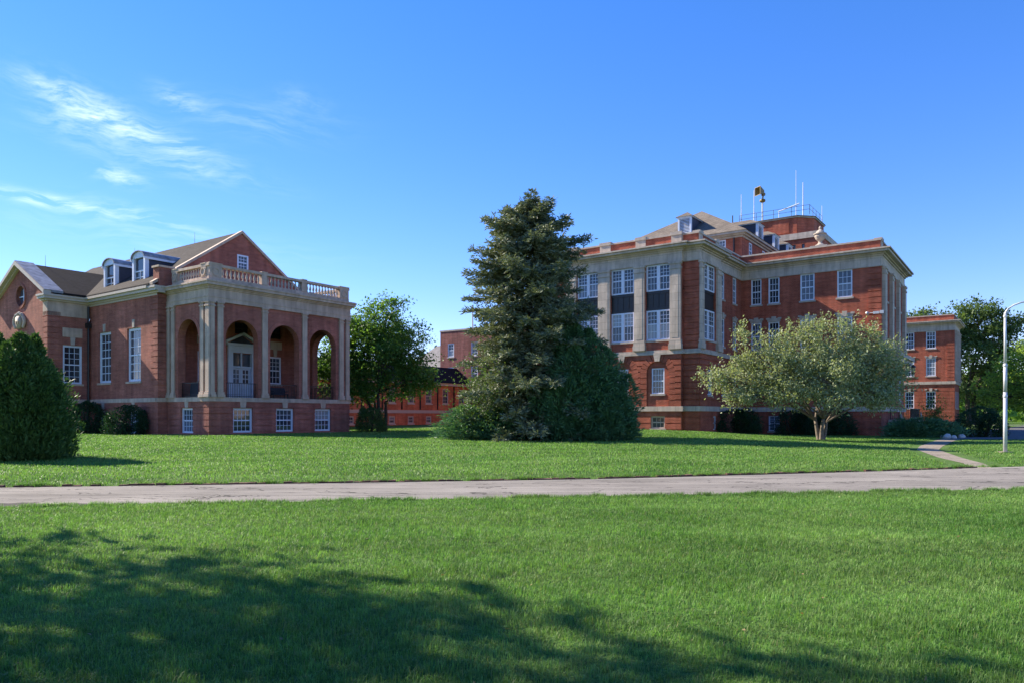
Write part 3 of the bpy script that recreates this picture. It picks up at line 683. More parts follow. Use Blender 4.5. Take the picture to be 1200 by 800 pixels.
    for sgn in (1,-1):
        f=lambda x:x if sgn>0 else 2*wc-x
        p=[(f(wv0-.5),11.05),(f(wc),wz(wc)+.18),(f(wc),wz(wc)+.33),(f(wv0-.5),11.22)]; WB.quadp(mb,p if sgn>0 else p[::-1],-.9,-.06)
        p=[(f(wv0-.5),11.22),(f(wc),wz(wc)+.33),(f(wc),wz(wc)+.36),(f(wv0-.5),11.25)]; WB.quadp(mb,p if sgn>0 else p[::-1],-.9,.45)
    mb.build('coping_flashing','flashing',H)
    mb=MB()
    for sgn in (1,-1):
        f=lambda x:x if sgn>0 else 2*wc-x
        p=[(f(wv0-.55),10.97),(f(wc),wz(wc)+.10),(f(wc),wz(wc)+.25),(f(wv0-.55),11.12)]; WB.quadp(mb,p if sgn>0 else p[::-1],-8,-.91)
    mb.build('wing_roof','roof_dark',H)
    for (a,b,z0,z1) in ww: window(H,WA,a,b,z0,z1,3,(3,3),.14,.15,'stone_hall','key')
    for a,b in ((18.6,20.0),(21.2,22.6)): window(H,WB,a,b,4.1,7.1,3,(3,3),.14,.15,'stone_hall')
    # carved stone cartouche under the round window
    mb=MB(); sh=[(wc-.45,9.5),(wc-.42,9.05),(wc-.2,8.72),(wc,8.6),(wc+.2,8.72),(wc+.42,9.05),(wc+.45,9.5),(wc+.2,9.62),(wc-.2,9.62)]
    WB.quadp(mb,sh,-.05,.26)
    for s_ in (-1,1):
        for k in range(9):
            t=k/8; x,y,z=WB.P(wc+s_*(.5+.5*math.sin(t*2.6)),.12,9.75-1.0*t); mb.lathe((x,y,z-.12),[(.05,0),(.17-.06*t,.06),(.19-.07*t,.14),(.05,.24)],8)
    for k in range(5): x,y,z=WB.P(wc-.36+.18*k,.14,9.66+.14*math.sin(math.pi*k/4)); mb.lathe((x,y,z-.06),[(.04,0),(.14,.07),(.13,.16),(.03,.26)],8)
    c=mb.build('cartouche','stone_plain',H,True)
    mb=MB()
    for s_ in (-.18,.18): WB.box(mb,wc+s_-.09,wc+s_+.09,.26,.30,8.95,9.2)
    mb.build('gilded_charge','yellow',c)
    mb=MB().tube((-.93,15.45,.2),(-.93,15.45,10.3),.085); mb.box(-1.1,-.75,15.3,15.62,8.6,9.0); mb.build('downspout','blackmetal',H)
    mb=MB().tube((-2.,20.59,13.6),(-2.,20.59,14.9),.025,.01); mb.tube((6.1,12,16),(6.1,12,17.2),.025,.01); mb.tube((6.1,22,16),(6.1,22,17.2),.025,.01); mb.build('lightning_rod','galv',H)
    return H
hall()
# ------------------------------------------------------------------ right: hospital block
def voussoirs(mb,F,c,zs,r,w,n,d):
    for k in range(n):
        a,b=math.pi*(k+.06)/n,math.pi*(k+.94)/n
        if abs((a+b)/2-math.pi/2)<.14: continue
        F.quadp(mb,[(c+r*math.cos(a),zs+r*math.sin(a)),(c+(r+w)*math.cos(a),zs+(r+w)*math.sin(a)),(c+(r+w)*math.cos(b),zs+(r+w)*math.sin(b)),(c+r*math.cos(b),zs+r*math.sin(b))],0.,d)
def parapet(par,poly,z0,z1,blocks,th=.4,edges=None):
    mb=MB(); ring(mb,poly,-th-.12,-.12,z0,z1,edges); mb.build('parapet','hosp_brick',par)
    mb=MB(); ring(mb,poly,-th-.19,-.05,z1,z1+.13,edges)
    for F,a,b in blocks: F.box(mb,a,b,-th-.16,-.06,z0+.002,z1-.002); F.box(mb,a-.03,b+.03,-th-.22,-.0,z1+.004,z1+.26)
    mb.build('coping','stone_plain',par)
def cornice(par,poly,z,edges=None,k=1.):
    mb=MB()
    ring(mb,poly,-.4,.10,z-1.4,z-1.1,edges); ring(mb,poly,-.4,.06,z-1.1,z-.55,edges)
    for a,b,d in ((-.55,-.42,.16),(-.42,-.30,.30),(-.30,-.12,.62),(-.12,0,.74)): ring(mb,poly,-.4,d*k,z+a,z+b,edges)
    return mb.build('cornice','stone',par)
def louvre(mb,F,a,b,z0,z1,d):
    n=int((z1-z0)/.13)
    for k in range(n):
        z=z0+(z1-z0)*k/n; p=[F.P(a,d-.1,z+.09),F.P(b,d-.1,z+.09),F.P(b,d,z),F.P(a,d,z)]; q=[(x,y,zz+.025) for x,y,zz in p]; mb.hexa(p+q)
def hospital():
    H=thing('hospital_building','three storey red brick block with pale stone pilasters and a flat parapet roof','building',(14.07,56,0),TH)
    poly=[(0,11.53),(0,1.07),(.3,1.07),(.3,-.25),(4.95,-.25),(4.95,0),(11.03,0),(11.03,-11.3),(23.5,-11.3),(23.5,-6),(46,-6),(46,12.85),(.3,12.85),(.3,11.53)]
    B0,BP,A0,AP,BM,AE=Face('B',0),Face('B',.3),Face('A',0),Face('A',-.25),Face('B',11.03),Face('A',-11.3)
    ctr=(3.04,6.18,9.42)
    # openings
    fb=[(c-1.06,c+1.06,7.55,13.6) for c in ctr]; fg=[(c-.55,c+.55,3.36,5.4) for c in ctr]; fs=[(c-.6,c+.6,.62,1.6) for c in ctr]
    ap=[(1.0,3.85,7.55,13.6)]; apg=[(2.0,3.0,3.3,5.3)]; aps=[(3.3,3.95,.5,1.6)]
    aw=[(5.65,6.65,11.35,13.6),(8.75,9.7,11.35,13.6),(5.65,6.65,7.4,9.75),(8.75,9.7,7.4,9.75),(5.9,6.9,3.3,5.3),(8.6,9.6,3.3,5.3)]
    mv=[(-1.78,-.88),(-3.32,-2.38),(-6.2,-5.05),(-9.14,-7.98)]
    mw=[(a,b,z0,z1) for a,b in mv for z0,z1 in ((11.35,13.62),(7.4,9.75),(3.3,5.4))]; ms=[(-3.35,-2.4,.3,1.62)]
    ec=[11.03+x for x in (2.55,6.2,9.9)]; ew=[(c-.75,c+.75,z0,z1) for c in ec for z0,z1 in ((11.1,13.5),(7.4,9.9),(3.0,5.4))]
    mb=MB()
    wall(mb,B0,1.07,11.53,-.6,13.62,fb+fg+fs)
    for a,b in ((-.25,1.07),(11.53,12.85)): wall(mb,BP,a,b,-.6,13.62)
    wall(mb,AP,.65,4.95,-.6,13.62,ap+apg+aps); wall(mb,A0,4.95,11.03,-.6,13.62,aw); wall(mb,BM,-11.3,0,-.6,13.62,mw+ms); wall(mb,AE,11.38,23.5,-.6,13.62,ew)
    wall(mb,Face('C',23.5),-11.3,-6,-.6,13.62); wall(mb,Face('A',-6),23.5,46,-.6,13.62); wall(mb,Face('C',46),-6,12.85,-.6,13.62); wall(mb,Face('D',12.85),.65,46,-.6,13.62)
    # rusticated ground storey with arched recesses
    arch=[(c-.93-.55,c+.93+.55,2.0,5.95+.55,1) for c in ctr]; strip=[(c-.93,c+.93,2.0,5.0) for c in ctr]
    rustic(mb,B0,1.07,11.53,2.37,6.45,.47,arch,.085,.12)
    for c in ctr:
        voussoirs(mb,B0,c,5.02,.93,.56,11,.12)
        for k in range(6):
            z=2.37+k*.442
            for e in (-1,1): B0.box(mb,c+e*.93,c+e*1.475,0,.118,z+(.06 if k else 0),z+.442)
    for F,a,b in ((BP,-.25,1.06),(BP,11.54,12.85),(AP,.3,4.95),(A0,4.96,11.02),(BM,-11.3,-.065)):
        ops=apg if F is AP else aw if F is A0 else mw if F is BM else ()
        rustic(mb,F,a,b,2.37,6.45,.47,ops,.085,.07)
    for F,a,b,ops in ((B0,1.07,11.53,fs),(BP,-.25,1.06,()),(AP,.3,4.95,aps),(BM,-11.3,-.065,ms),(A0,4.96,11.02,())): rustic(mb,F,a,b,0.0,1.98,.47,ops,.08,.06)
    # brick quoins
    for k,z in enumerate(np.arange(6.95,13.4,.47)):
        w=1.0
        for F,s in ((BP,1),):
            F.box(mb,-.25,.95,0,.05,z,z+.40)
        BM.box(mb,-11.3,-11.3+w,0,.06,z,z+.40)
    mb.build('wall','hosp_brick',H)
    mb=MB(); ring(mb,poly,-.4,.16,1.98,2.37); ring(mb,poly,-.4,.20,6.45,6.62); ring(mb,poly,-.4,.15,6.62,6.8)
    for c in ctr: B0.quadp(mb,[(c-.2,5.93),(c+.2,5.93),(c+.3,6.44),(c-.3,6.44)],-.05,.2)
    mb.build('band_course','stone',H)
    for a,b in ((1.08,1.96),(4.14,5.02),(7.26,8.34),(10.5,11.52)): pilaster(H,B0,a,b,6.8,13.6,.22,.75,.55,panel=(7.7,12.9))
    for a,b in ((.31,.95),(3.95,4.85)): pilaster(H,AP,a,b,6.8,13.6,.18,.75,.55)
    for x in (.25,3.95,7.6,11.3): pilaster(H,AE,11.03+x,11.03+x+.9,6.8,13.6,.26,.75,.55)
    cornice(H,poly,15.0)
    blocks=[(B0,a,b) for a,b in ((1.1,1.95),(4.14,5.02),(7.3,8.3),(10.5,11.5))]+[(AP,.5,1.2),(AP,4.1,4.8),(AP,-.0,.001)][:2]+[(AE,11.03+x,11.03+x+.9) for x in (.3,3.95,7.6,11.3)]
    parapet(H,poly,15.0,15.72,blocks)
    MB().prism(offset(poly,-.45),14.6,15.02).build('flat_roof','membrane',H)
    # windows
    for c in ctr:
        window(H,B0,c-1.04,c+1.04,11.52,13.6,3,(2,3),.16,.12,None,None,twin=True,split=.55)
        window(H,B0,c-1.04,c+1.04,7.62,9.98,3,(2,3),.16,.12,'stone_plain',None,twin=True,split=.55)
        mb=MB(); B0.box(mb,c-1.05,c+1.05,-.26,-.16,9.98,11.52)
        for x in (-1.0,-.52,0,.5,.97): B0.box(mb,c+x-.02,c+x+.05,-.16,-.12,10.2,11.3)
        B0.box(mb,c-1.05,c+1.05,-.16,-.10,10.0,10.2); B0.box(mb,c-1.05,c+1.05,-.16,-.10,11.3,11.5); mb.build('spandrel','spandrel',H)
        window(H,B0,c-.54,c+.54,3.37,5.4,4,(2,2),.1,.1,'stone_plain')
        window(H,B0,c-.6,c+.6,.62,1.6,3,(1,1),.12,.12,'stone_plain',None,'cream')
    window(H,AP,1.02,3.83,11.52,13.6,3,(2,3),.16,.12,None,twin=True); window(H,AP,1.02,3.83,7.62,9.98,3,(2,3),.16,.12,'stone_plain',twin=True)
    mb=MB(); AP.box(mb,1.02,3.83,-.26,-.16,9.98,11.52); AP.box(mb,1.02,3.83,-.16,-.1,10.,10.2); AP.box(mb,1.02,3.83,-.16,-.1,11.3,11.5); mb.build('spandrel','spandrel',H)
    window(H,AP,2.0,3.0,3.3,5.3,3,(2,2),.1,.1,'stone_plain'); window(H,AP,3.3,3.95,.5,1.6,2,(1,1),.1,.1,None)
    for a,b,z0,z1 in aw+mw: window(H,A0 if (a,b,z0,z1) in aw else BM,a,b,z0,z1,3,(2,2),.1,.11,'stone_plain','lintel' if z0<11 and z0>5 else None,mun=.034)
    for a,b,z0,z1 in ms: window(H,BM,a,b,z0,z1,2,(2,3),.1,.1,'stone_plain')
    for a,b,z0,z1 in ew: window(H,AE,a,b,z0,z1,2,(2,2),.12,.12,'stone_plain',mun=.034)
    # entrance porch on the far side
    mb=MB(); AE.box(mb,14.1,22.9,.0,.75,6.3,6.62); AE.box(mb,14.,23.,.0,.95,6.621,6.95); mb.build('porch_cornice','stone',H)
    mb=MB().box(14,20.2,-13.1,-11.37,.98,1.3); mb.build('porch_slab','stone_plain',H)
    MB().box(14.1,20.1,-13.0,-11.37,-.5,.978).build('porch_base','hosp_brick',H)
    for F,a,b in ((Face('B',14.1),-13.0,-11.5),(Face('A',-13.0),14.2,20.0)): railing(H,F,a,b,1.3,2.25,-.03,.13)
    mb=MB()
    for k in range(7): mb.box(20.21+k*.3,20.5+k*.3,-13.0,-11.5,-.4,1.28-k*.17)
    for y in (-13.1,-11.49): mb.hexa([(20.21,y,-.3),(22.6,y,-.3),(22.6,y+.09,-.3),(20.21,y+.09,-.3),(20.21,y,2.0),(22.6,y,.7),(22.6,y+.09,.7),(20.21,y+.09,2.0)])
    mb.build('porch_steps','stone_plain',H)
    for u_ in (19.9,23.2):
        mb=MB().tube((u_,-11.3,5.55),(u_,-12.1,5.55),.03); mb.lathe((u_,-12.1,5.5),[(.05,0),(.16,.08),(.16,.14),(.05,.15)],8); mb.lathe((u_,-12.1,6.13),[(.26,0),(.2,.1),(.03,.26)],8)
        for k in range(4): t=math.pi/4+k*math.pi/2; mb.tube((u_+.16*math.cos(t),-12.1+.16*math.sin(t),5.62),(u_+.23*math.cos(t),-12.1+.23*math.sin(t),6.14),.015)
        l=mb.build('wall_lantern','blackmetal',H); MB().lathe((u_,-12.1,5.66),[(.12,0),(.19,.44),(.1,.46)],8).build('lantern_glass','lampglass',l)
    mb=MB(); BM.box(mb,-10.75,-11.2,.3,.45,9.75,9.95); mb.tube((10.97,-11.1,9.85),(10.7,-11.1,9.85),.04); mb.box(10.55,10.75,-11.5,-11.25,9.75,10.0)
    mb.tube((10.65,-10.75,9.85),(10.65,-10.3,9.85),.03); mb.lathe((10.65,-10.3,9.75),[(.05,0),(.13,.08),(.1,.2),(.02,.24)],8); mb.build('security_camera','galv',H)
    # attic storey with hipped roof
    u0,u1,v0,v1=13.3,34.4,.7,13.1; ap_=[(u0,v0),(u1,v0),(u1,v1),(u0,v1)]
    TB,TA=Face('B',u0),Face('A',v0); mb=MB()
    tb=[(2.2,3.15,16.8,18.05),(6.2,7.2,16.6,18.0)]; ta=[(x,x+.95,16.6,18.0) for x in (15.4,19.6,23.8,28)]
    wall(mb,TB,v0,v1,15.02,18.1,tb); wall(mb,TA,u0+.35,u1,15.02,18.1,ta); wall(mb,Face('D',v1),u0+.35,u1,15.02,18.1); mb.build('attic_wall','hosp_brick',H)
    for o in tb: window(H,TB,*o,3,(2,2),.08,.1,None)
    for o in ta: window(H,TA,*o,2,(2,2),.08,.1,None)
    mb=MB()
    for z0,z1,d in ((18.1,18.28,.12),(18.28,18.42,.32),(18.42,18.62,.55)): ring(mb,ap_,-.3,d,z0,z1)
    mb.build('attic_eaves','stone_plain',H)
    MB().tube((13.2,1.4,15.8),(13.2,1.4,18.1),.07).build('downspout','blackmetal',H)
    e=.62; P=[(u0-e,v0-e),(u1,v0-e),(u1,v1+e),(u0-e,v1+e)]; hw=(v1-v0)/2+e; zr=18.6+.63*hw; vm=(v0+v1)/2
    mb=MB(); mb.add([(*p,18.625) for p in P]+[(u0-e+hw,vm,zr),(u1,vm,zr)],[(3,2,1,0),(0,1,5,4),(2,3,4,5),(3,0,4),(1,2,5)]); mb.build('hipped_roof','roof_hosp',H)
    def small_dormer(F,a,b,z0,z1,dep,back):
        c=(a+b)/2; mb=MB(); F.box(mb,a,a+.16,-.2,.03,z0,z1); F.box(mb,b-.16,b,-.2,.03,z0,z1); F.box(mb,a+.16,b-.16,-.2,.02,z1-.18,z1); F.box(mb,a+.16,b-.16,-.2,.02,z0,z0+.14)
        louvre(mb,F,a+.16,b-.16,z0+.14,z1-.18,-.03)
        d=mb.build('roof_dormer','white',H)
        mb=MB(); F.box(mb,a+.02,b-.02,-back,-.201,z0-.4,z1-.01); mb.build('cladding','slate',d)
        mb=MB(); o=.2; zt=z1+.62
        q=[F.P(a-o,o,z1),F.P(b+o,o,z1),F.P(b+o,-back-.4,z1),F.P(a-o,-back-.4,z1),F.P(c,-(b-a)*.55,zt),F.P(c,-back-.8,zt)]
        mb.add(q,[(0,1,2,3),(0,4,1),(1,4,5,2),(3,5,4,0),(2,5,3)]); mb.build('dormer_roof','roof_hosp',d)
        mb=MB(); F.box(mb,a-.12,b+.12,-back,.12,z1-.07,z1-.004); mb.build('dormer_eave','white',d)
    small_dormer(Face('B',13.65),5.72,7.08,18.95,20.95,0,4.4)
    for u_ in (19.6,25.3,30.6): small_dormer(Face('A',1.15),u_,u_+1.75,18.85,20.85,0,3.6)
    MB().tube((20.5,4.0,20.5),(20.5,4.0,22.2),.06).build('vent_pipe','blackmetal',H)
    # stepped penthouse
    lp=[(34.5,-1.5),(44,-1.5),(44,9),(34.5,9)]; up=[(35,1.3),(36.6,-.25),(41.4,-.25),(41.4,8.2),(35,8.2)]
    mb=MB(); PB,PA=Face('B',34.5),Face('A',-1.5); po=[(.3,.62,20.2,21.5),(1.3,1.62,20.2,21.5)]
    wall(mb,PB,-1.5,9,15.02,22.1,po); wall(mb,PA,34.85,44,15.02,22.1); wall(mb,Face('C',44),-1.5,9,15.02,22.1); wall(mb,Face('D',9),34.85,43.65,15.02,22.1)
    mb.prism(up,22.6,24.80); UB=Face('B',35); UB.box(mb,2.2,4.1,0,.07,23.1,24.3); UB.box(mb,6.9,8.2,0,.14,22.81,24.70)
    mb.build('penthouse_wall','hosp_brick',H)
    for o in po: window(H,PB,*o,1,(1,1),.1,.06,None,None,'blackmetal')
    mb=MB(); ring(mb,lp,-.5,.12,22.1,22.8); ring(mb,up,-.4,.12,24.80,24.95); mb.build('penthouse_band','stone',H)
    mb=MB().box(34.9,43.6,-1.1,8.6,22.3,22.62); mb.prism(offset(up,.2),24.951,25.03); mb.build('penthouse_roof','membrane',H)
    mb=MB(); pts=[(35.1,8.1),(35.1,-.1),(41.3,-.1)]
    for (x0,y0),(x1,y1) in zip(pts[:-1],pts[1:]):
        for z in (25.6,26.1): mb.tube((x0,y0,z),(x1,y1,z),.022,n=6)
        for k in range(5): t=k/4; mb.tube((x0+(x1-x0)*t,y0+(y1-y0)*t,25.0),(x0+(x1-x0)*t,y0+(y1-y0)*t,26.1),.03,n=6)
    mb.build('roof_railing','darkrail',H)
    for x,y,z,r in ((35.2,7.9,28.7,.06),(36,6.6,29.2,.06),(37,1.9,31.0,.045),(37,1.1,29.4,.075)): MB().tube((x,y,25.06),(x,y,25.06+(z-25.06)*.35),r,n=8).tube((x,y,25.06+(z-25.06)*.35),(x,y,z),r*.75,r*.5,n=8).build('antenna','galv',H)
    MB().tube((37,4.0,26.35),(37,1.5,26.95),.075).tube((37,3.9,25.06),(37,3.9,26.4),.045).build('antenna_boom','white',H)
    MB().tube((41.2,-.1,25),(41.2,-.1,27.4),.03).build('antenna','galv',H)
    # stone urn on its own brick pier
    MB().box(22.6,24.0,-4.6,-3.2,14.9,18.2).build('urn_pier','hosp_brick',H)
    mb=MB().box(22.5,24.1,-4.7,-3.1,18.2,18.45); mb.lathe((23.3,-3.9,18.45),[(.5,0),(.5,.14),(.3,.24),(.16,.42),(.2,.55),(.40,.74),(.52,.98),(.52,1.18),(.62,1.22),(.62,1.31),(.44,1.36),(.38,1.5),(.22,1.66),(.09,1.74),(.14,1.86),(.1,1.98),(.02,2.08)],14)
    mb.build('urn_finial','stone_plain',H)
    return H
hospital()
def siren():
    k=Vector((14.07+35.2*U[0]+5.33*V_[0],56+35.2*U[1]+5.33*V_[1],25.06)); s=thing('warning_siren','ochre square-horned siren on a pole above the flat penthouse roof','siren',tuple(k),.35)
    MB().tube((0,0,0),(0,0,2.2),.10,.09,10).build('pole','galv',s)
    mb=MB().lathe((0,0,2.2),[(.12,0),(.32,.1),(.36,.22),(.32,.36),(.12,.46)],12); mb.box(-.34,.34,-.05,.05,2.4,2.5); mb.tube((0,0,2.6),(.1,0,3.1),.09); mb.box(-.05,.3,-.16,.16,3.05,3.35); mb.build('motor','yellow',s)
    a=[(-.12,-.12),(.12,-.12),(.12,.12),(-.12,.12)]; mb=MB()
    q=[(.15,y*1.2,3.5+z*1.2) for y,z in a]; r=[(-.75,y*4.3,3.5+z*4.3) for y,z in a]; r2=[(-.75,y*3.8,3.5+z*3.8) for y,z in a]; c=[(-.15,y*1.1,3.5+z*1.1) for y,z in a]
    mb.add(q+r+r2+c,[(0,1,2,3)]+[(i,4+i,4+(i+1)%4,(i+1)%4) for i in range(4)]+[(4+i,8+i,8+(i+1)%4,4+(i+1)%4) for i in range(4)]+[(8+i,12+i,12+(i+1)%4,8+(i+1)%4) for i in range(4)]+[(12,13,14,15)])
    mb.build('horn','yellow',s)
siren()
def far_wing():
    H=thing('brick_wing','smaller distant three storey brick block beside the lamp post, right of the big block','building',(62.1,102,0),TH)
    poly=[(0,0),(8,0),(8,14),(0,14)]; B,A=Face('B',0),Face('A',0)
    bw=[(a,b,z0,z1) for a,b in ((2.3,3.5),(5.0,6.15),(8.2,9.4)) for z0,z1 in ((11.2,13.6),(7.3,9.8),(2.7,5.1))]
    aw=[(c-.55,c+.55,z0,z1) for c in (2.1,4.1,6.1) for z0,z1 in ((11.1,13.5),(7.3,9.8),(2.7,5.1))]
    mb=MB(); wall(mb,B,0,14,-.6,13.9,bw); wall(mb,A,.35,8,-.6,13.9,aw); wall(mb,Face('C',8),0,14,-.6,13.9); wall(mb,Face('D',14),.35,7.65,-.6,13.9)
    rustic(mb,B,0,14,0,6.1,.5,bw,.05,.05)
    for z in np.arange(6.6,13.6,.5): B.box(mb,0,.95,0,.06,z,z+.42)
    mb.build('wall','hosp_brick',H)
    mb=MB(); ring(mb,poly,-.3,.16,6.1,6.5)
    mb.build('band_course','stone',H)
    for a in (.2,2.8,4.8,6.9): pilaster(H,A,a,a+.6,6.5,13.6,.25)
    cornice(H,poly,15.0); parapet(H,poly,15.0,15.75,[]); MB().prism(offset(poly,-.45),14.6,15.02).build('flat_roof','membrane',H)
    for o in bw: window(H,B,*o,3,(2,2),.1,.12,'stone_plain','lintel' if o[2]<11 else None,mun=.05)
    for o in aw: window(H,A,*o,2,(2,2),.1,.12,'stone_plain',mun=.05)
far_wing()
def link():
    H=thing('link_building','low orange-red brick range with a dark roof behind the leafy tree','building',(-17.85,80,0),TH)
    A=Face('A',0); cs=[.1+3.19*k for k in range(-3,12)]
    ops=[(c-.55,c+.55,3.15,5.05) for c in cs]+[(c-.5,c+.5,.72,1.6) for c in cs]
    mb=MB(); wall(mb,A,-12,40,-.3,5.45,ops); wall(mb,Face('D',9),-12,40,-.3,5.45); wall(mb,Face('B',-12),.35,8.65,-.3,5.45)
    mb.build('wall','link_brick_sun_tint',H)
    mb=MB(); A.box(mb,-12,40,-.1,.08,1.95,2.32); A.box(mb,-12.3,40,-.1,.3,5.45,5.8); mb.build('band_course','cream',H)
    MB().hexa([(-12.5,-.45,5.801),(40,-.45,5.801),(40,9.4,5.801),(-12.5,9.4,5.801),(-12.,2.2,8.0),(40,2.2,8.0),(40,7.,8.0),(-12.,7.,8.0)]).build('roof','roof_dark',H)
    for c in cs: window(H,A,c-.55,c+.55,3.15,5.05,3,(2,2),.1,.13,'cream',None,'cream'); window(H,A,c-.5,c+.5,.72,1.6,3,(1,1),.1,.15,'cream',None,'cream')
    mb=MB()
    for c in cs: A.box(mb,c+1.53,c+1.68,.0,.12,2.4,5.4)
    mb.build('downspouts','blackmetal',H)
link()
def tall_block():
    H=thing('tall_block','flat roofed pink-red brick block with a cross mast, rising behind the low range','building',(-9.86,100,0),TH)
    B=Face('B',0); cs=[-1.9-4.1*k for k in range(5)]
    ops=[(c-.55,c+.55,z0,z1) for c in cs for z0,z1 in ((9.6,11.4),(6.3,8.2))]
    mb=MB(); wall(mb,B,-22,0,-.3,13.05,ops); wall(mb,Face('A',-22),.35,14,-.3,13.05); wall(mb,Face('D',0),.35,14,-.3,13.05); wall(mb,Face('C',14),-21.6,-.36,-.3,13.05)
    mb.build('wall','tall_brick',H); mb=MB(); ring(mb,[(0,-22),(14,-22),(14,0),(0,0)],-.45,.06,13.05,13.25); mb.build('coping','stone_plain',H)
    MB().box(.3,13.7,-21.7,-.3,12.2,12.5).build('flat_roof','membrane',H)
    for o in ops: window(H,B,*o,2,(2,2),.1,.12,'stone_plain')
    mb=MB().tube((.6,-5.2,12.5),(.6,-5.2,16.4),.10,.08); mb.tube((.6,-5.6,15.5),(.6,-4.8,15.5),.05); mb.build('mast','galv',H)
    mb=MB().box(3,12,.01,9,-.3,8.4); mb.build('side_wing_wall','tall_brick',H)
    mb=MB(); mb.add([(2.4,.01,8.4),(12.6,.01,8.4),(12.6,9.6,8.4),(2.4,9.6,8.4),(6,.01,12),(9,.01,12),(9,6,12),(6,6,12)],[(3,2,1,0),(4,5,6,7),(0,1,5,4),(1,2,6,5),(2,3,7,6),(3,0,4,7)]); mb.build('side_wing_roof','slate_grey',H)
tall_block()
# ------------------------------------------------------------------ vegetation
def unit(a): return a/np.maximum(1e-9,np.linalg.norm(a,axis=-1,keepdims=True))
def leaves(name,c,ax,length,width,m,parent,nrm=None,fold=.0):
    """one small pointed blade per centre, along ax, facing roughly nrm"""
    n=len(c); ax=unit(ax); r=rng.normal(size=(n,3)) if nrm is None else nrm+rng.normal(size=(n,3))*.45
    b=unit(np.cross(ax,r)); nn=unit(np.cross(b,ax)); l=np.broadcast_to(np.asarray(length,float).reshape(-1,1),(n,1)); w=np.broadcast_to(np.asarray(width,float).reshape(-1,1),(n,1))
    v=np.stack([c,c+ax*l*.45+b*w*.5+nn*w*fold,c+ax*l,c+ax*l*.45-b*w*.5+nn*w*fold],1).reshape(-1,3)
    f=np.arange(4*n).reshape(n,4); return npmesh(name,v,f,m,parent)
def limb_pts(p0,p1,sag,n=6,wig=.12):
    p0=np.array(p0,float); p1=np.array(p1,float); L_=np.linalg.norm(p1-p0); o=[]
    w=rng.normal(size=3)*wig*L_
    for k in range(n):
        t=k/(n-1); q=p0+(p1-p0)*t; q=q+w*math.sin(math.pi*t)*.5; q[2]+=sag*L_*math.sin(math.pi*t); o.append(tuple(q))
    return o
def leafy_tree(name,label,cat,base,fork,lobes,nclump,nleaf,rc,ll,lw,lm,bm,r0,group=None,shell=.55,stems=1,flat=.65,droop=0.,spread=.5,shoots=0):
    T=thing(name,label,cat,base,0,group); bx=MB(); tops=[]
    lob=np.array([l[:6] for l in lobes],float)
    for s in range(stems):
        a=2*math.pi*s/stems+.4; off=0 if stems==1 else spread; fk=(fork[0]+off*1.6*math.cos(a),fork[1]+off*math.sin(a)*1.6,fork[2]*(1+.1*s))
        b0=(off*.45*math.cos(a),off*.45*math.sin(a),-.15); pts=limb_pts(b0,fk,0,6,.05); rs=[r0*(1.45 if k==0 else 1.12-.07*k) for k in range(6)]
        bx.path(pts,rs,10); tops.append((fk,rs[-1]))
    bx.build('trunk',bm,T,True)
    br=MB(); C=[]
    vol=(lob[:,3]*lob[:,4]*lob[:,5])**.75; cnt=np.maximum(3,(nclump*vol/vol.sum()).astype(int))
    for l,k in zip(lob,cnt):
        d=unit(rng.normal(size=(k,3))); rr=shell+(1-shell)*rng.random((k,1))**.6; p=l[:3]+d*rr*l[3:6]
        fk,fr=min(tops,key=lambda t:math.dist(t[0],l[:3])+.0)
        q=tuple(l[:3]-np.array([0,0,l[5]*.25])); mid=limb_pts(fk,q,.08,7,.10); br.path(mid,[fr*(.8-.62*t/6) for t in range(7)],7)
        for i in range(min(k,16)):
            st=mid[rng.integers(3,7)]; br.path(limb_pts(st,tuple(p[i]),.05,5,.14),[fr*.24*(1-.8*t/4)+.008 for t in range(5)],5)
        C.append(p)
    br.build('branches',bm,T,True)
    C=np.concatenate(C); n=len(C); sz=rc*(.6+.8*rng.random((n,1)))
    P=np.repeat(C,nleaf,0); Sz=np.repeat(sz,nleaf,0); g=rng.normal(size=P.shape)*np.array([1,1,flat])*.55; P=P+g*Sz
    if shoots:   # upright water shoots breaking the outline
        li=lob[rng.integers(0,len(lob),shoots)]; d=unit(rng.normal(size=(shoots,3))*np.array([1,1,.5])+np.array([0,0,.8])); st=li[:,:3]+d*li[:,3:6]*.9; ln=rng.uniform(.35,1.0,(shoots,1)); dr=unit(d+np.array([0,0,1.1]))
        q=np.repeat(st,20,0)+np.repeat(dr*ln,20,0)*rng.random((shoots*20,1))+rng.normal(size=(shoots*20,3))*.07; P=np.concatenate([P,q]); g=np.concatenate([g,np.repeat(dr,20,0)*.8])
    ax=rng.normal(size=P.shape)+g*.7+np.array([0,0,-droop]); up=np.tile(np.array([0,0,1.]),(len(P),1))
    s=.65+.7*rng.random(len(P)); leaves('crown',P,ax,ll*s,lw*s,lm,T,up*.8,.12); return T
